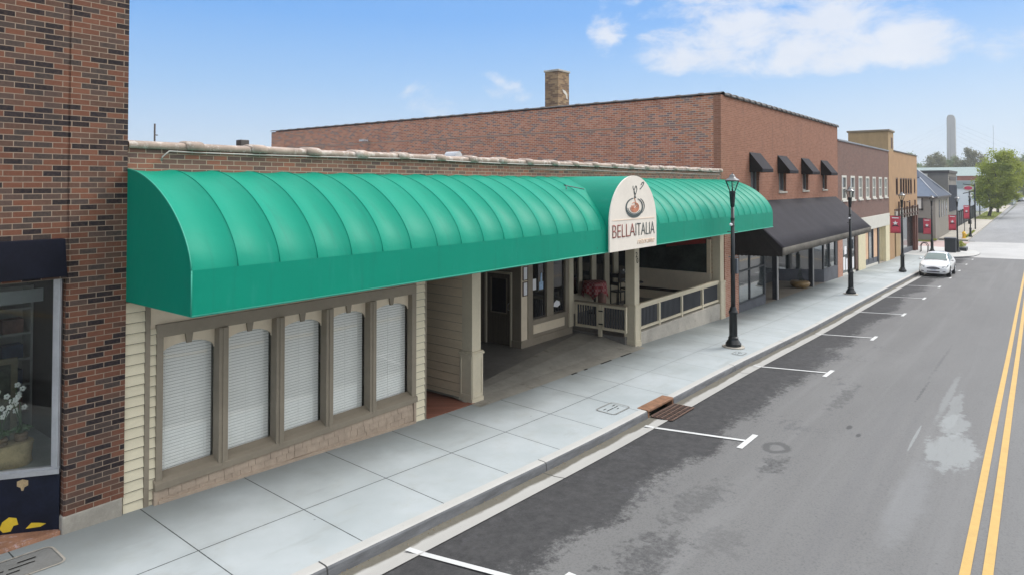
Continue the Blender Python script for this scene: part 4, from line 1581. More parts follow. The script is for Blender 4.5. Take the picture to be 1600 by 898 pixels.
def patio_furniture():
    # table with chequered cloth
    cx, cy, th_ = 21.2, 3.02, 1.12
    t = thing('table', (cx, cy, 0), 'round patio table with a dark pedestal under a red chequered cloth', 'table')
    part('pedestal', MB().lathe([(.26, 0), (.26, .02), (.05, .05), (.045, th_ - .05)], cx, cy, 0, 14), 'table_dark', t)
    part('tabletop', MB().lathe([(.40, th_ - .045), (.40, th_ - .008)], cx, cy, 0, 24), 'table_dark', t)
    mb = MB()
    rows = []
    rr = random.Random(2)
    for k in range(8):
        row = []
        for i in range(49):
            th = 2 * math.pi * i / 48
            if k < 3:
                row.append((cx + .41 * k / 2 * math.cos(th), cy + .41 * k / 2 * math.sin(th), th_))
            else:
                u = (k - 2) / 5
                q = max(abs(math.cos(th + .4)), abs(math.sin(th + .4)))
                drop = (.34 + .42 * (1 / q - 1) * 1.6)
                rad = .415 + .03 * u + .06 * u * math.sin(th * 9 + .6 * math.sin(3 * th))
                row.append((cx + rad * math.cos(th), cy + rad * math.sin(th), th_ - drop * u))
        rows.append(row)
    mb.grid(rows, True)
    o = single('tablecloth', mb, 'chequered_cloth', 'red and pale chequered cloth draped over the round patio table', 'tablecloth')
    # chairs
    def chair(x, y, rz, lab):
        c = thing('chair', (0, 0, 0), lab, 'chair', 'dark patio chairs')
        part('seat', MB().box(-.21, .21, -.21, .21, .43, .47), 'table_dark', c, bevel=.01)
        for a in (-1, 1):
            for b_ in (-1, 1):
                part('leg', MB().box(a * .19 - .018, a * .19 + .018, b_ * .19 - .018, b_ * .19 + .018, 0, .43), 'table_dark', c)
            part('back_post', MB().box(a * .19 - .018, a * .19 + .018, .175, .205, .47, .98), 'table_dark', c)
        part('backrest', MB().box(-.17, .17, .18, .2, .62, .72).box(-.17, .17, .18, .2, .84, .96), 'table_dark', c)
        c.location = (x, y, .001)
        c.scale = (1, 1, 1.32)
        c.rotation_euler = (0, 0, rz)
    chair(22.75, 2.95, R(80), 'dark patio chair standing behind the flower table')
    chair(23.6, 3.0, R(-30), 'dark patio chair between the chequered table and the back windows')
    # small table with white flowers
    t = thing('table', (22.6, 2.2, 0), 'dark bare patio table carrying a pot of white flowers', 'table')
    part('pedestal', MB().lathe([(.25, 0), (.25, .02), (.05, .05), (.045, 1.0)], 22.6, 2.2, 0, 12), 'table_dark', t)
    part('tabletop', MB().lathe([(.36, 1.0), (.36, 1.035)], 22.6, 2.2, 0, 20), 'table_dark', t)
    f = thing('flower_pot', (22.5, 2.25, 1.036), 'white flowers in a dark pot on the bare patio table', 'plant')
    part('pot', MB().lathe([(.07, 0), (.1, .14)], 22.5, 2.25, 1.036, 12), 'table_dark', f)
    mb = MB()
    for k in range(26):
        a, r = rnd.uniform(0, 6.28), rnd.uniform(0, .18)
        mb.ball((22.25 + r * math.cos(a), 2.25 + r * math.sin(a), 1.036 + rnd.uniform(.2, .46)), .04, 6, 4)
    part('blossom', mb, 'petal_white', f)
    mb = MB()
    for k in range(40):
        a, r = rnd.uniform(0, 6.28), rnd.uniform(0, .2)
        x, y, z = 22.25 + r * math.cos(a), 2.25 + r * math.sin(a), 1.036 + rnd.uniform(.12, .4)
        mb.add([(x, y, z), (x + .06, y + .02, z + .03), (x + .05, y - .03, z + .06)], [(0, 1, 2)])
    part('leaf', mb, 'leaf_dark', f)
    # folded cloth bin behind the table
    mb = MB()
    mb.lathe([(.15, 0), (.16, .05), (.15, .8), (.12, .98)], 21.75, 3.05, 0, 14)
    single('umbrella_base', mb, 'book_rose', 'dark red upright base behind the chequered patio table', 'stand')


patio_furniture()


def roof_items():
    single('antenna_mast', MB().tube([(6.6, 5, 4.75), (6.6, 5, 5.9)], .018, 6).tube([(6.6, 5, 5.66), (6.66, 5, 5.66)], .012, 5), 'coping_dark', 'thin dark antenna mast on the restaurant roof', 'antenna')
    v = thing('roof_vent', (8.6, 5, 4.75), 'low dark vent box on the restaurant roof', 'vent')
    part('hood', MB().box(8.5, 8.72, 4.9, 5.12, 5.5, 5.66), 'coping_dark', v, bevel=.02)
    part('stack', MB().box(8.56, 8.66, 4.96, 5.06, 4.75, 5.5), 'coping_metal', v)
    d = thing('roof_vent', (15.9, 5, 4.75), 'white half-round vent hood on the restaurant roof', 'vent')
    mb = MB()
    arc = [(15.7 + .18 - .18 * math.cos(t), 5.42 + .25 * math.sin(t)) for t in [math.pi * i / 12 for i in range(13)]]
    mb.prism(arc, 4.8, 5.3)
    part('hood', mb, 'roof_white', d)
    part('stack', MB().box(15.72, 16.04, 4.83, 5.27, 4.75, 5.42), 'roof_white', d)


roof_items()


# ------------------------------------------------------------------ tall brick store with black awnings
def brick_store():
    b = thing('brick_store', (35, 0, -.7), 'tall red brown two storey brick store with a black storefront', 'building')
    X0, X1, Z1 = 25.61, 44.5, 8.12
    mb = MB()
    mb.box(X0 + .004, X1, .0, .3, 3.6, Z1)
    mb.box(X1 - .3, X1 - .003, .302, 30.5, -.7, Z1 - .003)
    wins = [(28.96, 30.05, 4.1), (32.87, 34.0, 4.3), (36.86, 37.95, 4.33), (40.86, 41.85, 4.36)]
    front = part('wall', MB(), 'front_brick', b)
    bpy.data.objects.remove(front)
    mb = MB()
    xs = [X0 + .004]
    for a, c, z in wins:
        xs += [a, c]
    xs.append(X1)
    for i in range(0, len(xs), 2):
        mb.box(xs[i], xs[i + 1], 0, .3, 2.9, Z1)
    for a, c, z in wins:
        mb.box(a, c, 0, .3, 2.9, z)
        mb.box(a, c, 0, .3, 5.95, Z1)
    mb.box(X1 - .3, X1 - .003, .302, 30.5, -.9, Z1 - .003)
    part('wall', mb, 'front_brick', b)
    mb = MB()
    mb.box(X0, X0 + .3, .302, 30.7, -.6, Z1 - .002)
    mb.box(X0 + .3, X1 - .3, 30.4, 30.7, -.6, Z1 - .002)
    part('side_wall', mb, 'side_brick', b)
    mb = MB()
    mb.box(X0 - .012, X0 - .001, .5, 29, 7.0, 7.045)
    mb.box(X0 - .012, X0 - .001, 14.6, 14.66, 6.2, 6.98)
    part('old_flashing', mb, 'clay_side', b)
    part('pier', MB().slant(25.92, 27.42, -.004, .3, lambda x: S(x) - .3, 2.895), 'pier_brick', b)
    part('pier', MB().slant(44.25, 45.5, -.02, .3, lambda x: S(x) - .3, 2.4), 'pier_brick', b)
    part('coping', tile_coping_y(MB(), -.05, 30.7, X0 - .06, X0 + .36, Z1 + .04, .95, .13), 'coping_dark', b)
    part('coping', tile_coping(MB(), X0 + .3, X1 + .02, -.05, .34, Z1 + .04, .75, .15), 'coping_dark', b)
    part('roof', MB().box(X0 + .3, X1 - .3, .302, 30.4, 7.2, 7.4), 'roof_gravel', b)
    # floodlight on the side wall
    part('floodlight', MB().tube([(X0, 20.8, 7.1), (X0 - .25, 20.8, 7.15)], .02, 6).box(X0 - .55, X0 - .2, 20.6, 21.0, 7.1, 7.2), 'roof_white', b)
    for a, c, z in wins:
        w = thing('window', (a, .1, z), None, None)
        w.parent = b
        w.location = Vector((a, .1, z)) - ORG[b]
        m_ = (a + c) / 2
        part('frame', MB().frame(a, c, z, 5.95, .12, .2, .06).box(m_ - .03, m_ + .03, .13, .19, z + .06, 5.89), 'grey_wood', w)
        part('pane', MB().box(a + .06, c - .06, .15, .16, z + .06, 5.89), 'upper_glass', w)
        part('sill', MB().box(a - .06, c + .06, -.05, .12, z - .09, z - .001), 'wall_concrete', w, bevel=.01)
    # --- storefront
    mb = MB()
    def low(x):
        return S(x) - .3
    mb.slant(27.43, 30.78, -.01, .2, low, lambda x: -.26)
    part('base_wall', mb, 'store_slate', b)
    part('base_wall', MB().slant(40.95, 44.24, -.01, .2, low, lambda x: -.12 - .02 * (x - 41)), 'store_slate', b)
    mb = MB()
    mb.box(27.42, 44.24, -.008, .3, 1.95, 2.896)
    mb.box(27.43, 27.5, 0, .1, -.26, 1.95)
    mb.box(28.76, 28.85, 0, .1, -.26, 1.95)
    mb.box(30.66, 30.80, -.005, .12, -.5, 1.95)
    mb.box(27.5, 28.76, .005, .095, 1.03, 1.09)
    mb.box(28.85, 30.66, .005, .095, 1.03, 1.09)
    mb.box(27.5, 30.66, .005, .12, -.262, -.2)
    part('storefront_frame', mb, 'store_black', b)
    part('store_pane', MB().box(27.5, 28.76, .04, .05, -.2, 1.95), 'store_glass', b)
    part('store_pane', MB().box(28.85, 30.66, .04, .05, -.2, 1.95), 'store_glass', b)
    # recess: floor, angled returns and back
    mb = MB()
    mb.grid([[(x, y, S(x) + .012 + .01 * y) for y in (-.06, 3.4)] for x in frange(30.6, 41.2, 1)], False)
    part('recess_floor', mb, 'recess_concrete', b)
    mb = MB()
    mb.box(30.8, 30.95, .12, 3.0, -1.1, 1.95)
    mb.box(30.95, 34.2, 3.0, 3.2, -1.1, 1.95)
    mb.box(35.4, 39.6, 2.2, 2.35, -1.1, -.25)
    mb.box(35.4, 39.6, 2.2, 2.35, 1.55, 1.95)
    for x in (35.4, 37.4, 39.45):
        mb.box(x, x + .15, 2.2, 2.35, -.25, 1.55)
    mb.box(34.2, 34.3, 2.9, 3.2, -1.1, 1.95)
    mb.box(35.3, 35.4, 2.2, 3.2, -1.1, 1.95)
    part('recess_wall', mb, 'store_black', b)
    part('recess_ceiling', MB().box(30.8, 41, .302, 3.2, 1.955, 2.0), 'store_black', b)
    part('recess_pane', MB().box(35.55, 39.45, 2.25, 2.26, -.25, 1.55).box(30.79, 30.798, .4, 2.8, -.4, 1.7), 'store_glass', b)
    part('door', MB().box(34.3, 35.3, 3.0, 3.05, -.95, 1.3), 'store_glass', b)
    # angled bay on the far side of the recess
    def quad(mb, p, q, z0, z1, th=.05):
        d = Vector((q[0] - p[0], q[1] - p[1])).normalized()
        n = Vector((-d.y, d.x)) * th
        v = [(p[0], p[1]), (q[0], q[1]), (q[0] + n.x, q[1] + n.y), (p[0] + n.x, p[1] + n.y)]
        mb.add([(x, y, z0) for x, y in v] + [(x, y, z1) for x, y in v], [(0, 3, 2, 1), (4, 5, 6, 7), (0, 1, 5, 4), (1, 2, 6, 5), (2, 3, 7, 6), (3, 0, 4, 7)])
    mb = MB()
    quad(mb, (39.6, 2.2), (40.95, 0), -1.2, -.15, .12)
    part('base_wall', mb, 'store_slate', b)
    mb = MB()
    quad(mb, (39.6, 2.2), (40.93, .03), -.15, 1.95, .03)
    part('recess_pane', mb, 'store_glass', b)
    for xa, xb, ya, yb in ((40.9, 41.08, -.012, .16), (42.3, 42.42, -.006, .1), (43.7, 44.24, -.007, .1)):
        part('bay_mullion', MB().box(xa, xb, ya, yb, -.15, 1.95), 'store_black', b)
    part('bay_pane', MB().box(41.08, 42.3, .04, .05, -.17, 1.95), 'store_glass', b)
    part('bay_pane', MB().box(42.42, 43.7, .04, .05, -.17, 1.95), 'store_glass', b)
    part('poster', MB().box(35.7, 36.3, 2.235, 2.24, .7, 1.3), 'paper', b)
    for x, w, mt in ((32.2, .12, 'store_black'), (32.33, .16, 'post_silver'), (38.35, .2, 'store_black'), (38.56, .1, 'post_silver')):
        part('awning_post', MB().slant(x, x + w, -.06, .14, lambda q: S(q) - .1, 1.953), mt, b)


brick_store()


def store_awnings():
    a = thing('awning', (35, 0, 3.9), 'big black sloping awning over the storefront of the tall brick store', 'awning')
    x0, x1 = 26.95, 43.95
    yf = -1.88
    mb = MB()
    n = 12
    rows = []
    for k in range(n * 4 + 1):
        x = x0 + (x1 - x0) * k / (n * 4)
        s = (k % 4) / 4
        e = .015 * (1 - (2 * s - 1) ** 2)
        rows.append([(x, -.005 + (yf) * t, 3.92 + (2.18 - 3.92) * t - e * math.sin(math.pi * t)) for t in (0, .25, .5, .75, 1)])
    mb.grid(rows, True)
    o = part('canopy', mb, 'charcoal_canvas', a)
    o.modifiers.new('thick', 'SOLIDIFY').thickness = .006
    mb = MB()
    rows = []
    for x in frange(x0, x1, .25):
        w = .01 * math.sin(x * 4.3)
        rows.append([(x, yf - .006, 2.18), (x, yf - .006 + w, 2.03), (x, yf - .006 + w * 1.5, 1.88)])
    mb.grid(rows, True)
    o = part('valance', mb, 'charcoal_valance', a)
    o.modifiers.new('thick', 'SOLIDIFY').thickness = .006
    for x in (x0, x1):
        mb = MB()
        n = 24
        bot = []
        for i in range(n + 1):
            y = yf * i / n
            bot.append((x + .012 * math.sin(i * 1.3), y, 1.78 + .06 * (i / n) + .025 * (i % 2)))
        poly = bot + [(x, yf, 2.18), (x, 0, 3.92)]
        mb.add(poly, [tuple(range(len(poly)))])
        o = part('end_panel', mb, 'charcoal_side', a)
        o.modifiers.new('thick', 'SOLIDIFY').thickness = .006
    proto = None
    labs = ['small black window awning closest to the brick corner, over the upper store windows', 'second small black window awning from the brick corner of the tall store',
            'third small black window awning from the brick corner of the tall store', 'small black window awning next to the purple brown building']
    for k, x in enumerate((28.8, 32.67, 36.62, 40.51)):
        loc = (x, 0, 5.15)
        if proto is None:
            p = proto = thing('window_awning', (0, 0, 0), labs[0], 'awning', 'small black window awnings')
            w, d, h = 1.42, .56, .84
            mb = MB()
            mb.add([(0, -.01, h), (w, -.01, h), (w, -d, .13), (0, -d, .13)], [(0, 1, 2, 3)])
            o = part('canopy', mb, 'charcoal_canvas', p)
            o.modifiers.new('thick', 'SOLIDIFY').thickness = .006
            mb = MB()
            mb.add([(0, -d, .128), (w, -d, .128), (w, -d + .01, 0), (0, -d + .01, 0)], [(0, 1, 2, 3)])
            o = part('valance', mb, 'charcoal_canvas', p)
            o.modifiers.new('thick', 'SOLIDIFY').thickness = .006
            for xx in (0, w):
                mb = MB()
                mb.add([(xx, -.01, h), (xx, -d, .13), (xx, -d + .01, 0), (xx, -.01, 0)], [(0, 1, 2, 3)])
                o = part('end_panel', mb, 'charcoal_side', p)
                o.modifiers.new('thick', 'SOLIDIFY').thickness = .006
            p.location = loc
        else:
            dup(proto, loc, 0, labs[k])
    t = thing('planter', (37.5, .35, S(37.5)), 'round golden planter bowl in the recessed black storefront', 'planter')
    z = S(37.5) + .018
    part('bowl', MB().lathe([(.3, 0), (.46, .12), (.5, .24), (.44, .34), (.40, .34)], 37.5, .35, z, 24), 'gold_pot', t)
    part('soil', MB().lathe([(.39, .30), (.39, .31)], 37.5, .35, z, 18), 'bark', t)
    mb = MB()
    for k in range(60):
        a_, r = rnd.uniform(0, 6.28), rnd.uniform(0, .2)
        x, y, zz = 37.5 + r * math.cos(a_), .35 + r * math.sin(a_), z + .31 + rnd.uniform(0, .7) * (1 - r / .25)
        mb.add([(x, y, zz), (x + .07, y + .03, zz + .05), (x - .01, y - .04, zz + .11)], [(0, 1, 2)])
    part('shrub', mb, 'leaf_dark', t)


store_awnings()


def chimney():
    c = thing('chimney', (28.2, 8.9, 7.3), 'square weathered tan brick chimney on the roof of the tall brick store', 'chimney')
    x0, y0 = 27.0, 8.55
    part('stack', MB().box(x0, x0 + .95, y0, y0 + .78, 7.3, 10.10), 'chimney_brick', c)
    part('cap', MB().box(x0 - .05, x0 + 1.0, y0 - .05, y0 + .83, 10.10, 10.2), 'wall_concrete', c, bevel=.02)
    part('mortar_patch', MB().prism([(x0 + .35, 9.25), (x0 + .62, 9.2), (x0 + .78, 9.05), (x0 + .82, 8.8), (x0 + .7, 8.85), (x0 + .66, 9.0), (x0 + .45, 9.1)], y0 - .012, y0 - .002), 'white_trim', c)


chimney()


# ------------------------------------------------------------------ purple brown building
def purple_building():
    b = thing('purple_brick_building', (53, 0, -1.1), 'purple brown brick building with seven white sash windows above cream shopfronts', 'building')
    X0, X1, Z1 = 44.51, 61.66, 7.3
    wins = [(45.5, 46.75), (47.9, 49.15), (50.3, 51.5), (52.67, 53.85), (55.04, 56.25), (57.45, 58.65), (59.75, 60.95)]
    mb = MB()
    xs = [X0]
    for a, c in wins:
        xs += [a, c]
    xs.append(X1)
    for i in range(0, len(xs), 2):
        mb.box(xs[i], xs[i + 1], 0, .3, 2.36, Z1)
    for a, c in wins:
        mb.box(a, c, 0, .3, 2.36, 3.66)
        mb.box(a, c, 0, .3, 5.2, Z1)
    mb.box(X0, X0 + .3, .302, 25, -1.3, Z1)
    part('wall', mb, 'purple_brick', b)
    part('parapet_cap', MB().box(X0, X1 + .02, -.06, .4, Z1, Z1 + .1), 'coping_metal', b, bevel=.01)
    part('roof', MB().box(X0 + .3, X1, .302, 25, 6.5, 6.7), 'roof_gravel', b)
    for k, (a, c) in enumerate(wins):
        w = thing('window', (a, .1, 3.66), None, None)
        w.parent = b
        w.location = Vector((a, .1, 3.66)) - ORG[b]
        mb = MB().frame(a, c, 3.66, 5.2, -.02, .12, .13, .12)
        mb.box(a + .13, c - .13, .02, .1, 4.36, 4.44)
        part('frame', mb, 'white_trim', w)
        part('pane', MB().box(a + .13, c - .13, .06, .07, 3.78, 5.07), 'tower_window' if k > 1 else 'upper_glass', w)
        part('sill', MB().box(a - .08, c + .08, -.08, .02, 3.56, 3.655), 'white_trim', w)
    part('sign_band', MB().box(X0 + 1.0, X1 - .02, -.05, .3, 1.42, 2.357), 'white_trim', b, bevel=.01)
    def low(x):
        return S(x) - .3
    part('pilaster', MB().slant(50.0, 52.3, -.03, .3, low, 1.42), 'cream_pilaster', b, bevel=.01)
    part('pilaster', MB().slant(60.0, 61.64, -.03, .3, low, 1.42), 'cream_pilaster', b, bevel=.01)
    # first shop window with notices
    mb = MB()
    mb.slant(45.51, 49.98, .0, .2, low, lambda x: S(x) + .12)
    part('threshold', mb, 'white_trim', b)
    part('shop_pane', MB().slant(45.52, 49.2, .05, .06, lambda x: S(x) + .1, 1.42), 'store_glass', b)
    part('shop_mullion', MB().slant(47.3, 47.42, .0, .1, lambda x: S(x) + .1, 1.42), 'brown_frame', b)
    part('shop_jamb', MB().slant(49.2, 49.98, .0, .12, lambda x: S(x) - .1, 1.42), 'brown_frame', b)
    mb = MB()
    for x0, z0, w, h in ((45.9, -.7, .5, .8), (46.6, -.75, .45, .7), (47.7, -.8, .55, .9), (48.4, -.8, .5, .7), (46.2, .25, .6, .5)):
        part('poster', MB().box(x0, x0 + w, .04, .046, z0, z0 + h), 'paper', b)
    # second shop with peach curtains, then a door recess
    mb = MB()
    mb.slant(52.32, 57.4, .02, .2, low, lambda x: S(x) + .15)
    part('threshold', mb, 'white_trim', b)
    part('shop_base', MB().slant(52.32, 57.3, .06, .2, lambda x: S(x) + .13, lambda x: S(x) + .55), 'store_slate', b)
    part('shop_pane', MB().slant(52.32, 57.3, .10, .11, lambda x: S(x) + .55, 1.42), 'store_glass', b)
    mb = MB()
    mb.slant(52.4, 53.7, .07, .095, lambda x: S(x) + .56, 1.4)
    part('curtain', mb, 'peach_curtain', b)
    part('curtain', MB().slant(55.6, 57.0, .07, .095, lambda x: S(x) + .56, 1.4), 'peach_curtain', b)
    for xa, xb, ya, yb, q in ((53.72, 53.85, .04, .12, .3), (55.3, 55.5, .04, .12, .3), (57.0, 57.4, .0, .15, -.1)):
        part('shop_mullion', MB().slant(xa, xb, ya, yb, lambda x, q=q: S(x) + q, 1.42), 'store_black', b)
    part('recess_wall', MB().slant(57.4, 60, 1.0, 1.1, low, 1.42).slant(57.3, 57.4, .15, 1.1, low, 1.42).slant(59.7, 59.99, .3, 1.0, low, 1.42), 'cream_pilaster', b)
    part('door', MB().slant(57.9, 59.2, .95, .998, lambda x: S(x) + .02, .95), 'brown_frame', b)
    part('recess_ceiling', MB().box(57.4, 60, .302, 1.0, 1.43, 1.5), 'cream_paint', b)
    part('recess_step', MB().slant(57.4, 60, -.02, 1.0, low, lambda x: S(x) + .03), 'recess_concrete', b)


purple_building()


# ------------------------------------------------------------------ orange building with a tan corner tower
def orange_building():
    b = thing('orange_building', (69, 0, -1.6), 'orange stucco building with a tan corner tower and dark framed strip windows', 'building')
    X0, X1, Z1 = 61.67, 77.2, 7.42
    wins = [(65.0, 66.1, 3.72, 5.22)] + [(67.1 + 1.42 * i, 67.1 + 1.42 * i + 1.15, 3.72, 5.22) for i in range(5)] + [(75.2, 76.05, 3.75, 5.23)]
    mb = MB()
    xs = [64.0]
    for w in wins:
        xs += [w[0], w[1]]
    xs.append(X1)
    for i in range(0, len(xs), 2):
        mb.box(xs[i], xs[i + 1], 0, .3, 2.4, Z1)
    for a, c, z0, z1 in wins:
        mb.box(a, c, 0, .3, 2.4, z0)
        mb.box(a, c, 0, .3, z1, Z1)
    mb.box(X1 - .3, X1 - .002, .302, 22, -2.2, Z1)
    mb.slant(X0, 64.0, -.02, .3, lambda x: S(x) - .3, 7.35)
    mb.box(64.0, X1 - .6, .25, .3, 1.9, 2.4)
    part('wall', mb, 'orange_stucco', b)
    mb = MB()
    mb.box(X0 - .03, 64.05, -.004, 2.95, 7.35, 8.95)
    mb.box(X0 + .002, 64.0, .302, 2.9, 6.5, 7.35)
    part('tower', mb, 'tan_stucco', b)
    part('tower_cap', MB().box(X0 - .12, 64.15, -.1, 3.05, 8.95, 9.1), 'tower_cap', b, bevel=.02)
    part('tower_louvre', MB().box(62.9, 63.6, -.02, -.005, 7.6, 8.5), 'brown_frame', b)
    part('parapet_cap', MB().box(64.06, X1 + .04, -.06, .4, Z1, Z1 + .09), 'coping_dark', b)
    part('roof', MB().box(64.0, X1 - .3, .302, 22, 6.6, 6.8), 'roof_gravel', b)
    part('string_course', MB().box(64.0, X1, -.06, 0, 2.46, 2.58), 'brown_frame', b)
    for a, c, z0, z1 in wins:
        w = thing('window', (a, .1, z0), None, None)
        w.parent = b
        w.location = Vector((a, .1, z0)) - ORG[b]
        part('frame', MB().frame(a, c, z0, z1, .02, .15, .12), 'brown_frame', w)
        part('pane', MB().box(a + .12, c - .12, .1, .11, z0 + .12, z1 - .12), 'upper_glass', w)
    # canopy with a dark lattice rail on it
    part('canopy', MB().box(64.2, X1, -.12, 1.4, 1.72, 2.38), 'wall_concrete', b)
    mb = MB()
    z0, z1 = 1.75, 3.2
    for i, x in enumerate((65.2, 66.6, 68.1, 69.6, 71.0, 72.6, 74.3, 76.0)):
        mb.box(x, x + .12, -.24, -.125, z0, z1 - .5 * (i % 2))
    for a, c, z in ((65.2, 66.7, 2.75), (69.6, 71.1, 3.05), (72.6, 74.4, 2.6), (65.2, 76.1, 2.0)):
        mb.box(a, c, -.23, -.13, z, z + .09)
    part('lattice', mb, 'brown_frame', b)
    # recessed ground floor
    part('shop_pane', MB().box(67.8, 76.2, .30, .31, -1.3, 1.72), 'store_glass', b)
    part('shop_base', MB().slant(67.8, 76.2, .2, .32, lambda x: S(x) - .3, lambda x: S(x) + .42), 'store_slate', b)
    part('door', MB().slant(64.05, 65.5, .3, .4, lambda x: S(x) - .1, 1.2), 'store_black', b)
    part('shop_wall', MB().slant(65.5, 67.8, .1, .4, lambda x: S(x) - .3, 1.72).slant(64.05, 65.5, .3, .42, 1.2, 1.72), 'tan_stucco', b)
    part('pillar', MB().slant(76.25, 76.8, -.1, .25, lambda x: S(x) - .3, 1.72).slant(75.4, 75.75, -.06, .2, lambda x: S(x) - .3, 1.72), 'brown_pillar', b, bevel=.02)


orange_building()


# ------------------------------------------------------------------ across the side street
def grey_building():
    b = thing('grey_house', (100, .4, -2), 'low grey stucco building with a dark slate hip roof beyond the side street', 'building')
    X0, X1, Y0 = 95.5, 110.5, .45
    part('wall', MB().slant(X0, X1, Y0, 9, lambda x: S(x) - .6, 3.2), 'grey_stucco', b)
    ez, ov = 3.22, .25
    rz, ry = 6.5, 4.7
    # hip roof: pale side towards the side street, dark side towards the street
    p = [(X0 - ov, Y0 - ov, ez), (X1, Y0 - ov, ez), (X1, 9.2, ez), (X0 - ov, 9.2, ez), (97.3, 2.25, 5.5), (X1, 4.1, 6.7)]
    mb = MB().add([p[0], p[1], p[5], p[4]], [(0, 1, 2, 3)])
    mb.add([p[3], p[2], p[5], p[4]], [(0, 1, 2, 3)])
    o = part('roof', mb, 'slate_roof', b)
    o.modifiers.new('thick', 'SOLIDIFY').thickness = .08
    mb = MB().add([p[0], p[3], p[4]], [(0, 1, 2)])
    o = part('roof_end', mb, 'pale_roof', b)
    o.modifiers.new('thick', 'SOLIDIFY').thickness = .08
    part('eave', MB().box(X0 - ov - .02, X1, Y0 - ov - .03, Y0 - .01, ez - .2, ez - .01).box(X0 - ov - .03, X0 - .01, Y0 - ov, 9.2, ez - .2, ez - .01), 'coping_dark', b)
    part('flashing', MB().tube([p[1], p[5]], .10, 5), 'roof_white', b)
    part('hip_flashing', MB().tube([(p[0][0], p[0][1], p[0][2] + .05), (p[4][0], p[4][1], p[4][2] + .05)], .05, 5), 'roof_white', b)
    for k in range(4):
        x = 99 + 2.6 * k
        w = part('window', MB().box(x, x + .75, Y0 - .04, Y0 - .005, .55, 2.75), 'upper_glass', b)
    part('side_window', MB().box(X0 - .05, X0 - .005, 1.9, 2.5, 1.75, 3.0), 'white_trim', b)
    part('window_trim', MB().box(X0 - .06, X0 - .006, 1.72, 1.895, 1.55, 3.02).box(X0 - .06, X0 - .006, 1.72, 2.6, 1.55, 1.745), 'coping_dark', b)
    part('door', MB().box(X0 - .05, X0 - .005, 1.35, 2.4, -1.2, .6), 'store_black', b)
    d = thing('corrugated_building', (116, 1, -2), 'taller taupe and charcoal box building behind the grey hip roofed one', 'building')
    part('wall', MB().slant(111.0, 122, .55, 14, lambda x: S(x) - .6, 6.3), 'grey_stucco_dark', d)
    part('cladding', MB().box(111.6, 122.02, .47, .548, .9, 4.6), 'corrugated', d)
    mb = MB()
    for k in range(20):
        x = 111.7 + .5 * k
        mb.box(x, x + .12, .41, .468, .9, 4.6)
    part('cladding_rib', mb, 'corrugated', d)
    part('parapet_cap', MB().box(110.85, 122.15, .4, 14, 6.3, 6.65), 'coping_dark', d)
    part('pale_panel', MB().box(110.9, 110.99, 3.0, 8.0, 4.4, 6.2), 'white_trim', d)
    part('fascia_slot', MB().box(112.5, 121.5, .5, .548, 5.3, 5.8), 'coping_dark', d)
    w = thing('white_hall', (205, 8, -1), 'long white walled hall with a grey green fascia behind the street sign poles', 'building')
    part('wall', MB().box(200, 230, .9, 40, -2.5, 3.85), 'white_wall', w)
    part('fascia', MB().box(199.8, 230, .7, 40, 3.85, 5.5), 'grey_green', w)
    part('roof_edge', MB().box(199.7, 230, .6, 40, 5.5, 5.7), 'roof_white', w)
    m = thing('mint_roofed_building', (232, 10, 0), 'red brick building with a mint green metal roof behind the white hall', 'building')
    part('wall', MB().box(231, 250, 1.6, 12.2, -1, 7.2), 'red_brick_far', m)
    mb = MB().prism([(231 - .4, 7.2), (240, 9.9), (250, 7.2)], 1.8, 30, 'y')
    part('roof', mb, 'mint_roof', m)
    part('gable_edge', MB().prism([(230.3, 7.1), (240, 10.1), (240, 9.6), (230.6, 6.9)], 1.5, 1.79, 'y'), 'white_trim', m)
    part('round_window', MB().lathe([(.1, -.02), (1.2, -.02), (1.2, .02)], 0, 0, 0, 18), 'tan_stucco', m)
    o = [c for c in m.children if c.name.startswith('round_window')][0]
    o.rotation_euler = (0, R(90), 0)
    o.location = Vector((230.93, 6.2, 6.2)) - ORG[m]
    part('pale_pier', MB().box(230.8, 230.99, 9.6, 11.2, 5.2, 7.1), 'grey_green', m)
    s = thing('roadside_shed', (214, 0, 0), 'low dark roofed building between the white hall and the big tree', 'building')
    part('wall', MB().box(240, 262, -3.0, 1.55, -1, 5.0), 'grey_green', s)
    part('roof', MB().box(239.6, 262.4, -3.4, 1.55, 5.0, 5.7), 'coping_dark', s)
    part('roof_top', MB().box(240, 262, -3.2, 1.5, 5.7, 6.6), 'grey_stucco_dark', s)


grey_building()


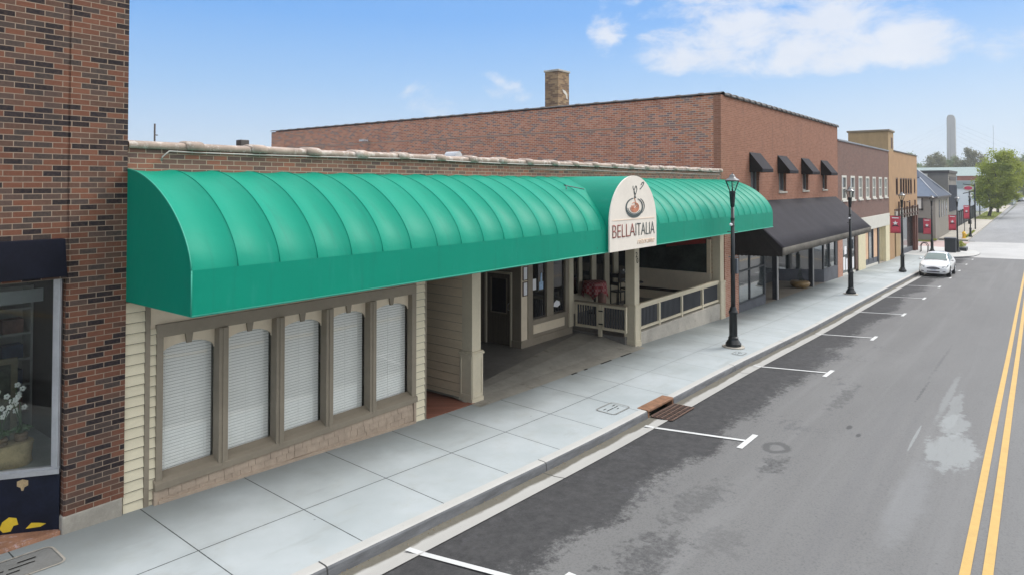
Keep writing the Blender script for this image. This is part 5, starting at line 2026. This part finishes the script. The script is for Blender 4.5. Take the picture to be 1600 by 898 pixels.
# ------------------------------------------------------------------ street furniture
def lamp_posts():
    p = thing('lamp_post', (0, 0, 0), 'dark green black lamp post on a round concrete pad in front of the restaurant railing', 'street lamp', 'lamp posts along the kerb')
    part('pad', MB().lathe([(.335, 0), (.335, .035), (.31, .045)], 0, 0, 0, 28), 'wall_concrete', p)
    part('base', MB().lathe([(.235, .04), (.235, .13), (.20, .17), (.19, .2), (.165, .22), (.15, .28), (.155, .31), (.125, .34), (.118, 1.02), (.135, 1.05), (.14, 1.1), (.11, 1.14), (.10, 1.2), (.075, 1.26)], 0, 0, 0, 16, smooth=True), 'cast_iron', p, auto=40)
    part('shaft', MB().lathe([(.072, 1.26), (.066, 2.4), (.052, 4.35)], 0, 0, 0, 14), 'cast_iron', p)
    part('collar', MB().lathe([(.062, 3.72), (.066, 3.74), (.062, 3.76)], 0, 0, 0, 12).lathe([(.058, 3.9), (.066, 3.93), (.066, 3.98), (.058, 4.0)], 0, 0, 0, 12), 'cast_iron', p)
    part('banner_arm', MB().tube([(-.17, .1, 3.56), (.17, -.1, 3.56)], .016, 6), 'cast_iron', p)
    part('photocell', MB().ball((-.085, .02, 3.78), .05, 10, 6), 'paper', p)
    part('lantern_cup', MB().lathe([(.056, 4.33), (.066, 4.36), (.07, 4.42), (.095, 4.76), (.10, 4.80), (.085, 4.82)], 0, 0, 0, 12), 'cast_iron', p, auto=40)
    mb = MB()
    for k in range(6):
        a = k * math.pi / 3 + .26
        mb.tube([(.085 * math.cos(a), .085 * math.sin(a), 4.81), (.215 * math.cos(a), .215 * math.sin(a), 5.13)], .011, 5)
    mb.lathe([(.205, 5.115), (.235, 5.125), (.235, 5.145), (.205, 5.15)], 0, 0, 0, 6, phase=.26, smooth=False)
    part('lantern_frame', mb, 'cast_iron', p)
    mb = MB()
    v = [(r * math.cos(k * math.pi / 3 + .26), r * math.sin(k * math.pi / 3 + .26), z) for r, z in ((.08, 4.82), (.205, 5.12)) for k in range(6)]
    mb.add(v, [(k, (k + 1) % 6, 6 + (k + 1) % 6, 6 + k) for k in range(6)])
    part('lantern_glass', mb, 'lamp_glass', p)
    part('lantern_cap', MB().lathe([(.235, 5.15), (.15, 5.21), (.10, 5.24), (.085, 5.29), (.05, 5.335), (.02, 5.345), (.018, 5.38)], 0, 0, 0, 12), 'lamp_top', p, auto=50)
    spots = [(20.83, -2.18, None), (37.2, -2.16, 'dark lamp post with a grey box in front of the big black awning'),
             (52.0, -2.3, 'lamp post on the pavement between the white car and the peach curtained shop window'),
             (74.9, -1.46, 'lamp post by the orange building behind the white car'), (77.6, -3.25, 'lamp post beside the black litter bin on the corner kerb'),
             (103.6, -2.45, 'lamp post at the corner beyond the side street near the yellow hydrant')]
    for k, (x, y, lab) in enumerate(spots):
        loc = (x, y, walk(x, y) + .003)
        if k == 0:
            first = p
            p.location = loc
        else:
            q = dup(first, loc, 0, lab)
            if k > 1:
                for c in list(q.children):
                    if c.name.startswith('pad') or c.name.startswith('photocell'):
                        bpy.data.objects.remove(c)
    for k in (0, 1):
        x, y = spots[k][0], spots[k][1]
        z = walk(x, y)
        root = [o for o in col.objects if o.name.startswith('lamp_post')][k]
        bx = part('control_box', MB().box(.075, .2, -.11, .11, 2.25, 2.72), 'box_grey', None, bevel=.012)
        bx.parent = root
        br = part('box_bracket', MB().tube([(-.12, .09, 2.78), (.16, -.1, 2.78)], .014, 6), 'box_grey', None)
        br.parent = root
    # banners hung on the posts
    for (x, y, z0, z1, lab) in [(52.0, -2.3, 1.36, 2.52, 'red street banner with a pale star on the post by the white car'),
                                (74.9, -1.46, -.05, 1.4, 'red street banner with a pale star on the post behind the white car'),
                                (77.6, -3.25, .25, 1.7, 'red street banner with a pale star on the post by the litter bin'),
                                (103.6, -2.45, .3, 2.0, 'red street banner with a pale star beyond the side street')]:
        b = thing('banner', (x, y, z0), lab, 'banner', 'red banners on the lamp posts')
        w = .62
        y0, y1 = y + .08, y + .08 + w
        mb = MB()
        rows = []
        for i in range(7):
            yy = y0 + (y1 - y0) * i / 6
            rows.append([(x + .02 * math.sin(i * .9 + j), yy, z0 + (z1 - z0) * j / 6) for j in range(7)])
        mb.grid(rows, True)
        o = part('cloth', mb, 'banner_red', b)
        o.modifiers.new('thick', 'SOLIDIFY').thickness = .008
        part('rod', MB().tube([(x, y, z1), (x, y1 + .04, z1)], .014, 5).tube([(x, y, z0), (x, y1 + .04, z0)], .014, 5), 'cast_iron', b)
        yc, zc = (y0 + y1) / 2, z0 + (z1 - z0) * .56
        pts = []
        for k in range(10):
            r = (.17 if k % 2 == 0 else .075)
            a = math.pi / 2 + k * math.pi / 5
            pts.append((yc + r * math.cos(a), zc + .02 + r * math.sin(a)))
        part('star', MB().prism(pts, x - .045, x - .035, 'x'), 'paper', b)
        part('band', MB().prism([(yc - .24, zc - .22), (yc - .1, zc - .08), (yc + .1, zc - .08), (yc + .24, zc - .22), (yc, zc - .16)], x - .05, x - .04, 'x'), 'banner_dark', b)
        part('title', MB().box(x - .045, x - .036, yc - .2, yc + .2, z1 - .17, z1 - .1), 'paper', b)


lamp_posts()


def car_proto(paint, label, name='parked_car'):
    c = thing(name, (0, 0, 0), label, 'car')
    def loft(st):
        rows = []
        for x, ws in st:
            half = ws
            rows.append([(x, -y, z) for y, z in half] + [(x, y, z) for y, z in reversed(half)])
        return rows
    def body(x, wb, wm, zb, zs, wt, cr):
        return (x, [(0.001, zb), (wb * .8, zb), (wb, zb + .10), (wm, zb + (zs - zb) * .45), (wm * .995, zb + (zs - zb) * .72), (wt, zs - .015), (wt * .55, zs + cr), (.001, zs + cr * 1.25)])
    st = [body(2.47, .50, .60, .30, .56, .48, .01), body(2.43, .72, .78, .24, .66, .66, .02), body(2.30, .82, .86, .21, .74, .74, .03), body(2.0, .88, .905, .20, .82, .80, .035),
          body(1.5, .90, .925, .20, .90, .82, .04), body(1.0, .90, .93, .20, .975, .82, .03), body(.3, .90, .93, .20, .99, .84, .01), body(-.6, .90, .93, .20, 1.0, .84, .01),
          body(-1.5, .90, .93, .20, 1.04, .83, .01), body(-2.05, .89, .91, .22, 1.06, .80, .02), body(-2.35, .84, .86, .28, 1.04, .74, .01), body(-2.47, .74, .78, .36, .93, .66, .0)]
    mb = MB()
    rows = loft(st)
    mb.grid(rows, True)
    for r in (rows[0], rows[-1]):
        mb.add(r, [tuple(range(len(r)))], True)
    part('body', mb, paint, c, auto=38)
    # cabin
    def cab(x, w, z, wr, zr):
        return (x, [(w, z), (w * .5 + wr * .5, z * .4 + zr * .6), (wr, zr - .035), (wr * .75, zr), (.001, zr + .015)])
    cs = [cab(1.12, .80, .95, .76, .985), cab(.75, .81, .96, .66, 1.20), cab(.30, .82, .97, .585, 1.42), cab(-.2, .83, .98, .58, 1.46), cab(-.8, .83, .99, .575, 1.45), cab(-1.25, .82, 1.0, .585, 1.36), cab(-1.85, .79, 1.02, .66, 1.08)]
    mb = MB()
    rows = loft(cs)
    mb.grid(rows, True)
    part('roof', mb, paint, c, auto=35)
    def pt(i, t, k, off=(0, 0, 0), sgn=1):
        """point on the cabin: station i..i+1, at section key k..k+1"""
        a, b2 = cs[int(i)], cs[min(int(i) + 1, len(cs) - 1)]
        f = i - int(i)
        kk = int(k)
        g = k - kk
        def q(s):
            p0, p1 = s[1][kk], s[1][min(kk + 1, 4)]
            return p0[0] + (p1[0] - p0[0]) * g, p0[1] + (p1[1] - p0[1]) * g
        (y0, z0), (y1, z1) = q(a), q(b2)
        return (a[0] + (b2[0] - a[0]) * f + off[0], sgn * (y0 + (y1 - y0) * f + off[1]), z0 + (z1 - z0) * f + off[2])
    mb = MB()
    g = [[pt(i, 0, k, (.015, 0, .02), s) for s, k in ((-1, 2.1), (-1, 3), (-1, 4), (1, 3), (1, 2.1))] for i in (.12, 1, 1.85)]
    mb.grid(g, True)
    part('windscreen', mb, 'car_glass', c)
    mb = MB()
    g = [[pt(i, 0, k, (-.015, 0, .02), s) for s, k in ((-1, 2.1), (-1, 3), (-1, 4), (1, 3), (1, 2.1))] for i in (4.95, 5.4, 5.85)]
    mb.grid(g, True)
    part('rear_window', mb, 'car_glass', c)
    for s in (-1, 1):
        for a, b2 in ((.75, 2.75), (2.85, 4.6)):
            mb = MB()
            n = 6
            g = [[pt(a + (b2 - a) * j / n, 0, k, (0, .012, 0), s) for k in (.15, 1, 1.75)] for j in range(n + 1)]
            mb.grid(g, True)
            part('side_window', mb, 'car_glass', c)
        m = thing('mirror', (.78, s * .98, 1.02), None, None)
        bpy.data.objects.remove(m)
        mb = MB().ball((.80, s * .99, 1.03), (.07, .11, .075), 10, 6)
        mb.box(.77, .83, min(s * .84, s * .93), max(s * .84, s * .93), .98, 1.02)
        part('mirror', mb, paint, c)
        # headlamp and fog light
        mb = MB()
        mb.add([(2.435, s * .50, .66), (2.32, s * .74, .735), (2.02, s * .845, .80), (2.06, s * .86, .72), (2.34, s * .80, .645), (2.45, s * .56, .60)], [tuple(range(6))])
        o = part('headlight', mb, 'lens', c)
        md = o.modifiers.new('thick', 'SOLIDIFY')
        md.thickness = .05
        md.offset = 0
        part('fog_light', MB().box(2.40, 2.455, min(s * .5, s * .72), max(s * .5, s * .72), .34, .39), 'banner_dark', c)
        part('tail_light', MB().box(-2.47, -2.36, min(s * .5, s * .76), max(s * .5, s * .76), .8, .92), 'banner_red', c)
        for x in (1.42, -1.40):
            arch = MB()
            arch.prism([(x + .385 * math.cos(t), .34 + .385 * math.sin(t)) for t in [math.pi * 2 * i / 24 for i in range(24)]], s * .70, s * .932, 'y')
            part('wheel_arch', arch, 'tyre', c)
            w = thing('wheel', (x, s * .84, .335), None, None)
            w.parent = c
            mb = MB()
            prof = [(.20, -.10), (.31, -.10), (.335, -.06), (.335, .06), (.31, .10), (.20, .10)]
            mb.lathe(prof, 0, 0, 0, 24)
            mb.v = [(x + a, s * .845 + z, .335 + b3) for a, b3, z in mb.v]
            part('tyre', mb, 'tyre', w)
            mb = MB()
            mb.lathe([(.21, -.09), (.215, .095), (.19, .098), (.05, .085)], 0, 0, 0, 24)
            for k in range(5):
                t = k * 2 * math.pi / 5
                mb.tube([(.05 * math.cos(t), .05 * math.sin(t), .1), (.2 * math.cos(t), .2 * math.sin(t), .103)], .025, 5)
            mb.v = [(x + a, s * .845 + s * z, .335 + b3) for a, b3, z in mb.v]
            part('rim', mb, 'rim_silver', w)
    mb = MB()
    n = 14
    gpts = [(.40 * math.cos(t), .575 + .075 * math.sin(t) - .02 * math.cos(t) ** 2) for t in [2 * math.pi * i / n for i in range(n)]]
    mb.prism(gpts, 2.40, 2.49, 'x')
    part('grille', mb, 'banner_dark', c)
    part('grille_bar', MB().box(2.488, 2.495, -.34, .34, .60, .612).box(2.488, 2.495, -.36, .36, .57, .582).box(2.488, 2.495, -.3, .3, .54, .552), 'rim_silver', c)
    part('bumper_intake', MB().box(2.42, 2.478, -.38, .38, .31, .375), 'banner_dark', c)
    part('number_plate', MB().box(2.47, 2.492, -.16, .16, .42, .49), 'plate', c)
    part('number_plate', MB().box(-2.49, -2.46, -.16, .16, .7, .8), 'plate', c)
    return c


def cars():
    c = car_proto('car_white', 'white sedan parked at the kerb facing up the street')
    x, y = 53.75, -4.12
    c.location = (x, y, road(x, y) + .02)
    c.rotation_euler = (0, R(-1.3), R(180))
    c.scale = (.95, .93, 1.02)
    c2 = dup(c, (196, -7.2, road(196, -5)), R(180), 'white car coming along the far road at the frame edge')
    d = car_proto('car_dark', 'dark car on the far road behind the big spring tree')
    d.location = (262, -4.4, road(262, -5) + .4)
    d.rotation_euler = (0, 0, R(180))


cars()


def street_details():
    # storm drain inlet: rusty iron hood in the kerb line and a grate in the gutter
    x0, x1 = 13.34, 14.60
    zt = walk(13.97, -2.9) + .012
    zr = road(13.97, -3.06)
    d = thing('storm_drain', (13.97, -3.0, zr), 'rusty iron kerb inlet with a slotted grate in the gutter', 'drain')
    mb = MB()
    mb.slant(x0, x1, -3.06, -2.78, lambda x: zt - .055 - .02 * (x - 13.97), lambda x: zt - .02 * (x - 13.97))
    mb.slant(x0, x0 + .06, -3.058, -2.8, lambda x: zr - .05, lambda x: zt - .06)
    mb.slant(x1 - .06, x1, -3.058, -2.8, lambda x: zr - .05, lambda x: zt - .06)
    part('hood', mb, 'rust_iron', d, bevel=.012)
    part('opening', MB().box(x0 + .06, x1 - .06, -2.86, -2.8, zr - .05, zt - .05), 'drain_dark', d)
    mb = MB()
    gx0, gx1, gy0, gy1 = 13.42, 14.58, -3.56, -3.09
    gz = lambda x, y: road(x, y) + .024
    for i in range(14):
        x = gx0 + (gx1 - gx0) * i / 13
        mb.add([(x - .014, gy0, gz(x, gy0)), (x + .014, gy0, gz(x, gy0)), (x + .014, gy1, gz(x, gy1)), (x - .014, gy1, gz(x, gy1))], [(0, 1, 2, 3)])
    for j in range(5):
        y = gy0 + (gy1 - gy0) * j / 4
        w = .022 if j in (0, 4) else .016
        mb.add([(gx0, y - w, gz(gx0, y) + .004), (gx1, y - w, gz(gx1, y) + .004), (gx1, y + w, gz(gx1, y) + .004), (gx0, y + w, gz(gx0, y) + .004)], [(0, 1, 2, 3)])
    o = part('grate', mb, 'grate_iron', d)
    o.modifiers.new('thick', 'SOLIDIFY').thickness = .006
    part('pit', MB().add([(gx0, gy0, gz(gx0, gy0) - .008), (gx1, gy0, gz(gx1, gy0) - .008), (gx1, gy1, gz(gx1, gy1) - .008), (gx0, gy1, gz(gx0, gy1) - .008)], [(0, 1, 2, 3)]), 'drain_dark', d)

    def cover(name, cx, cy, lx, ly, lab, mat, rim):
        t = thing(name, (cx, cy, walk(cx, cy)), lab, 'cover')
        def rr(k, dz):
            pts = []
            for sx, sy, a0 in ((1, 1, 0), (-1, 1, 90), (-1, -1, 180), (1, -1, 270)):
                for q in range(5):
                    a = R(a0 + 22.5 * q)
                    x = cx + sx * (lx / 2 - .06) + (.06 + k) * math.cos(a)
                    y = cy + sy * (ly / 2 - .06) + (.06 + k) * math.sin(a)
                    pts.append((x, y, walk(x, y) + dz))
            return pts
        a = rr(0, .008)
        part('plate', MB().add(a, [tuple(range(len(a)))]), mat, t)
        o, i = rr(.035, .010), rr(.008, .010)
        n = len(o)
        part('rim', MB().add(o + i, [(k, (k + 1) % n, (k + 1) % n + n, k + n) for k in range(n)]), rim, t)
        mb = MB()
        for ax, ay, w, h in ((-.22, 0, .5, .022), (.22, .0, .28, .02), (.3, .1, .2, .025), (.1, -.1, .14, .02), (-.35, .11, .2, .02)):
            x, y = cx + ax * lx / 1.2, cy + ay * ly / .5
            a = [(x - w * lx / 2.4, y - h / 2), (x + w * lx / 2.4, y - h / 2), (x + w * lx / 2.4, y + h / 2), (x - w * lx / 2.4, y + h / 2)]
            mb.add([(p, q, walk(p, q) + .013) for p, q in a], [(0, 1, 2, 3)])
        part('slot', mb, 'drain_dark', t)
        return t
    cover('utility_cover', 2.52, -.50, 1.1, .46, 'long grey concrete utility cover in the pavement beside the brick shop', 'grey_wood', 'wall_concrete')
    cover('meter_cover', 12.95, -2.42, .66, .42, 'square meter cover set in the pavement near the storm drain', 'sidewalk_concrete', 'grey_wood')
    cover('meter_cover', 20.1, -2.62, .45, .26, 'small worn meter cover in the pavement by the first lamp post', 'sidewalk_concrete', 'grey_wood')
    mb = MB()
    for _ in range(900):
        x = rnd.uniform(3, 40)
        y = -3.075 - abs(rnd.gauss(0, .055))
        z = road(x, y) + .012
        q = rnd.uniform(.004, .016)
        a = rnd.uniform(0, 3.14)
        mb.add([(x - q * math.cos(a), y - q * math.sin(a), z), (x + q * math.cos(a), y + q * math.sin(a), z), (x + q * .6 * math.sin(a), y - q * .5 * math.cos(a), z + q * .7)], [(0, 1, 2)])
    g = single('leaf_litter', mb, 'litter', 'bits of dry leaf litter and grit lying along the foot of the kerb', 'litter')
    g['kind'] = 'stuff'
    # corner furniture
    x, y = 76.9, -2.75
    z = walk(x, y) + .004
    b = thing('litter_bin', (x, y, z), 'square black litter bin beside the corner lamp post', 'bin')
    part('bin_body', MB().prism([(x - .42, z), (x + .42, z), (x + .5, z + 1.25), (x - .5, z + 1.25)], y - .45, y + .45, 'y'), 'bin_black', b, bevel=.03)
    part('bin_lid', MB().box(x - .54, x + .54, y - .5, y + .5, z + 1.25, z + 1.36), 'bin_black', b, bevel=.03)
    x, y = 80.6, -3.3
    z = walk(x, y) + .004
    p = thing('planter', (x, y, z), 'low dark planter box with a green shrub on the corner kerb', 'planter')
    part('box', MB().box(x - .9, x + .9, y - .5, y + .5, z, z + .3), 'bin_black', p, bevel=.02)
    mb = MB()
    for k in range(160):
        a, r = rnd.uniform(0, 6.28), rnd.uniform(0, .45)
        px, py, pz = x + 1.5 * r * math.cos(a), y + r * math.sin(a), z + .3 + rnd.uniform(0, .55) * (1 - r)
        mb.add([(px, py, pz), (px + .1, py + .05, pz + .06), (px - .02, py - .06, pz + .14)], [(0, 1, 2)])
    part('shrub', mb, 'spring_leaf', p)
    x, y = 74.0, -.9
    z = walk(x, y)
    k = thing('bicycle_rack', (x, y, z), 'small dark hoop rack on the pavement by the orange building', 'rack')
    for i in range(2):
        part('hoop', MB().tube([(x + i * .8, y - .3, z), (x + i * .8, y - .3, z + .6), (x + i * .8, y - .15, z + .85), (x + i * .8, y + .15, z + .85), (x + i * .8, y + .3, z + .6), (x + i * .8, y + .3, z)], .035, 6), 'cast_iron', k)
    x, y = 100.4, -2.0
    z = walk(x, y)
    h = thing('fire_hydrant', (x, y, z), 'yellow fire hydrant on the far corner of the side street', 'hydrant')
    part('barrel', MB().lathe([(.24, 0), (.24, .06), (.17, .08), (.16, .6), (.22, .62), (.22, .68), (.18, .72), (.12, .84), (.05, .88), (.05, .95)], x, y, z, 16), 'hydrant_yellow', h, auto=40)
    part('outlet', MB().tube([(x - .3, y, z + .5), (x + .3, y, z + .5)], .09, 10).tube([(x, y - .3, z + .45), (x, y, z + .45)], .11, 10), 'hydrant_yellow', h)
    # sign poles further on
    x, y = 120.6, -1.85
    z = walk(x, y) - .05
    s = thing('sign_pole', (x, y, z), 'tall dark pole with a red oval hanging sign on a bracket arm', 'sign')
    part('pole', MB().tube([(x, y, z), (x, y, 4.85)], .09, 8), 'cast_iron', s)
    part('bracket', MB().tube([(x, y, 4.55), (x - .2, y + 1.45, 4.75)], .07, 6).tube([(x, y, 3.75), (x - .2, y + 1.45, 3.35)], .07, 6), 'cast_iron', s)
    mb = MB()
    mb.prism([(y + .78 + .66 * math.cos(t), 4.13 + .40 * math.sin(t)) for t in [2 * math.pi * i / 24 for i in range(24)]], x - .3, x - .2, 'x')
    part('sign_rim', mb, 'white_trim', s)
    mb = MB()
    mb.prism([(y + .78 + .5 * math.cos(t), 4.15 + .26 * math.sin(t)) for t in [2 * math.pi * i / 24 for i in range(24)]], x - .32, x - .3, 'x')
    part('sign_face', mb, 'sign_red_far', s)
    x, y = 133, -.3
    z = walk(x, y) - .05
    s = thing('utility_pole', (x, y, z), 'plain dark pole standing before the white hall', 'pole')
    part('shaft', MB().tube([(x, y, z), (x, y, 3.6)], .12, 8), 'cast_iron', s)
    part('foot', MB().tube([(x, y, z), (x, y, z + .7)], .25, 8), 'cast_iron', s)
    x, y = 108.0, -1.5
    z = walk(x, y) - .02
    s = thing('sign_post', (x, y, z), 'thin post with a dark round sign plate at the kerb beyond the hydrant', 'sign')
    part('post', MB().tube([(x, y, z), (x, y, z + 2.2)], .04, 6), 'cast_iron', s)
    s2 = thing('blue_sign', (165, .6, -1), 'tall blue and white sign board beside the big tree', 'sign')
    part('board', MB().box(165, 165.3, .1, 1.3, 1.6, 3.9), 'sign_blue_far', s2)
    part('board_top', MB().box(165, 165.3, .1, 1.3, 3.9, 5.2), 'white_wall', s2)
    part('leg', MB().box(165.05, 165.25, .2, .4, S(165) - .3, 1.6).box(165.05, 165.25, 1.0, 1.2, S(165) - .3, 1.6), 'cast_iron', s2)
    f = thing('metal_fence', (128, 1.2, S(128)), 'dark slatted metal fence running along the pavement beyond the charcoal building', 'fence')
    part('panel', MB().slant(122.3, 160, .75, .85, lambda x: S(x), lambda x: S(x) + 2.0), 'bin_black', f)
    mb = MB()
    for i in range(13):
        x = 122.6 + 3.1 * i
        part('post', MB().box(x, x + .15, .68, .9, S(x) - .1, S(x) + 2.3), 'cast_iron', f)
    # grass verges by the far corner
    mb = MB()
    def verge(xa, xb, ya, yb, n):
        for _ in range(n):
            x, y = rnd.uniform(xa, xb), rnd.uniform(ya, yb)
            z = S(x) - .2 if y > .6 else walk(x, y)
            h_ = rnd.uniform(.08, .22)
            mb.add([(x - .05, y, z), (x + .05, y + .03, z), (x + .02, y + .05, z + h_)], [(0, 1, 2)])
    verge(93.2, 95.4, .2, 8, 2500)
    verge(101, 116, -2.2, -1.9, 700)
    verge(150, 185, -2.6, .3, 5200)
    g = single('grass', mb, 'spring_leaf', 'strips of short grass at the far corner and under the street trees', 'grass')
    g['kind'] = 'stuff'


street_details()


# ------------------------------------------------------------------ trees, bridge, distance
def tree_mesh(seed, H, W, trunk_h, leaf, nclump, nleaf, low=.22, lean=0):
    rr = random.Random(seed)
    tk = MB()
    base = [(0, 0, -.3), (0, 0, .2), (.05, 0, trunk_h * .6), (0, .05, trunk_h), (0, 0, H * .62)]
    tk.tube(base, [W * .045, W * .036, W * .03, W * .028, W * .008], 8)
    for k in range(11):
        a = k * 2.4 + rr.uniform(-.3, .3)
        z0 = trunk_h * .7 + (H * .45 - trunk_h * .7) * k / 11
        r = W * .38 * rr.uniform(.7, 1)
        tk.tube([(0, 0, z0), (r * .45 * math.cos(a), r * .45 * math.sin(a), z0 + H * .16), (r * math.cos(a), r * math.sin(a), z0 + H * .30)], [W * .016, W * .010, W * .004], 5)
    cr = MB()
    zc, hz = H * (1 + low) / 2, H * (1 - low) / 2
    cl = []
    while len(cl) < nclump:
        p = Vector((rr.uniform(-1, 1), rr.uniform(-1, 1), rr.uniform(-1, 1)))
        if .35 < p.length < 1.0:
            # wider low down, uneven outline
            an = math.atan2(p.y, p.x)
            k = 1.0 - .22 * max(0, p.z) + rr.uniform(-.16, .08) + .13 * math.sin(2 * an + seed) + .12 * math.sin(3 * an + 4 * p.z + seed) - (.25 if rr.random() < .12 else 0)
            cl.append((Vector((p.x * W / 2 * k, p.y * W / 2 * k, zc + p.z * hz * rr.uniform(.85, 1.05))), rr.uniform(.6, 1.25) * W * .085))
    for c, r in cl:
        for _ in range(nleaf):
            d = Vector((rr.gauss(0, 1), rr.gauss(0, 1), rr.gauss(0, .75))) * r * .62
            p = c + d
            s = leaf * rr.uniform(.6, 1.25)
            u = Vector((rr.uniform(-1, 1), rr.uniform(-1, 1), rr.uniform(-1, 1))).normalized()
            v = u.cross(Vector((rr.uniform(-1, 1), rr.uniform(-1, 1), rr.uniform(-1, 1)))).normalized()
            cr.add([p - u * s, p + v * s * .6, p + u * s, p - v * s * .6], [(0, 1, 2, 3)])
    for m in (tk, cr):
        m.v = [(x, y + lean * min(1, max(0, z) / (H * .6)), z) for x, y, z in m.v]
    return tk, cr


def tree(name, loc, seed, H, W, trunk_h, leaf, nclump, nleaf, mat, label, group=None, low=.22, lean=0):
    t = thing(name, (0, 0, 0), label, 'tree', group)
    tk, cr = tree_mesh(seed, H, W, trunk_h, leaf, nclump, nleaf, low, lean)
    part('trunk', tk, 'bark', t)
    part('crown', cr, mat, t)
    t.location = loc
    return t


def distance():
    tree('street_tree', (163, -1.3, S(163)), 3, 13.4, 8.6, 2.0, .19, 230, 85, 'spring_leaf', 'big bright green spring tree standing at the kerb of the far road', low=.09, lean=-2.1)
    tree('street_tree', (182, -1.9, S(182)), 5, 10.0, 7.5, 2.2, .24, 80, 60, 'spring_leaf', 'green street tree right behind the big kerbside tree', low=.2)
    p1 = tree('distant_tree', (330, 36, -.5), 8, 19, 15, 3, .30, 120, 110, 'pale_leaf', 'pale green budding tree on the skyline just beyond the orange building', 'trees on the skyline', low=.15)
    p2 = tree('distant_tree', (380, 26, -.5), 9, 17, 15, 3, .32, 110, 90, 'brown_leaf', 'brownish budding tree on the skyline at the foot of the bridge tower', 'trees on the skyline', low=.12)
    p3 = tree('distant_tree', (300, 2, -.5), 12, 14, 15, 3, .30, 120, 100, 'deep_leaf', 'dark green tree on the skyline right behind the big kerbside tree', 'trees on the skyline', low=.12)
    mass = 'one of the hazy budding trees along the skyline'
    R_ = random.Random(21)
    # (x, y, prototype, scale)
    for x, y, p, s in [(395, 44, p2, .8), (345, 27, p2, .85), (360, 22, p1, .7), (410, 33, p2, .9), (400, 20, p1, .75), (350, 14.5, p2, .95), (330, 10.5, p3, .62), (310, 7, p3, .62),
                       (340, 3.5, p3, .72), (320, -1, p2, .7), (345, -4, p1, .7), (300, -5.5, p1, .62), (380, -4, p2, .8), (420, -2, p1, .85), (280, -14, p1, .55), (310, -17, p3, .62), (360, 52, p1, .8), (330, 46, p2, .7)]:
        dup(p, (x, y, -.8), R_.uniform(0, 6.28), mass, 'hazy skyline trees', (s, s, s * R_.uniform(1.2, 1.45)))
    # cable-stayed bridge
    b = thing('bridge', (900, 80, 0), 'pale concrete tower of a cable stayed bridge rising above the skyline trees', 'bridge')
    mb = MB()
    prof = [(-5.2, -5), (-4.7, 30), (-4.4, 78), (-3.6, 81.5), (-1.8, 83), (1.8, 83.2), (3.4, 82), (4.1, 79), (4.4, 30), (5.0, -5)]
    mb.prism([(70.8 + a * .93, z) for a, z in prof], 897, 905, 'x')
    part('tower', mb, 'tower_concrete', b)
    mb = MB()
    mb.prism([(73.0, 5), (74.2, 5), (74.0, 40), (73.4, 46), (72.9, 30)], 896.6, 896.95, 'x')
    mb.prism([(71, 0), (71.6, 0), (71.5, 70), (71.1, 70)], 896.7, 896.95, 'x')
    part('tower_recess', mb, 'grey_stucco_dark', b)
    for k in range(9):
        h = 74 - 4.6 * k
        part('stay_cable', MB().tube([(900, 74.6, h), (880, 74.6 + 122 - 11.5 * k, 8)], .10, 4), 'cable', b)
        part('stay_cable', MB().tube([(900, 67, h), (915, 67 - 122 + 11.5 * k, 8)], .10, 4), 'cable', b)
    part('deck', MB().box(884, 896, -120, 230, 6.2, 7.6), 'tower_concrete', b)
    m = single('radio_mast', MB().tube([(800, 27.5, 0), (800, 27.5, 62)], .35, 5), 'cable', 'thin radio mast on the horizon beyond the trees', 'mast')
    m = single('radio_mast', MB().tube([(420, 6.0, 0), (420, 6.0, 18.5)], .28, 5), 'cast_iron', 'short dark mast top above the big kerbside tree', 'mast')


distance()


def haze():
    mb = MB().box(-440, 1640, -940, 1540, -4.6, 88)
    o = part('haze', mb, 'haze')
    o['kind'] = 'stuff'


hm = bpy.data.materials.new('haze')
hm.use_nodes = True
hm.node_tree.nodes.clear()
_t = NT(hm.node_tree)
_o = _t.n('ShaderNodeOutputMaterial')
_v = _t.n('ShaderNodeVolumePrincipled')
_v.inputs['Color'].default_value = (.90, .925, .95, 1)
_v.inputs['Density'].default_value = .0004
_v.inputs['Anisotropy'].default_value = .2
_t.L.new(_v.outputs[0], _o.inputs['Volume'])
MATS['haze'] = hm
haze()
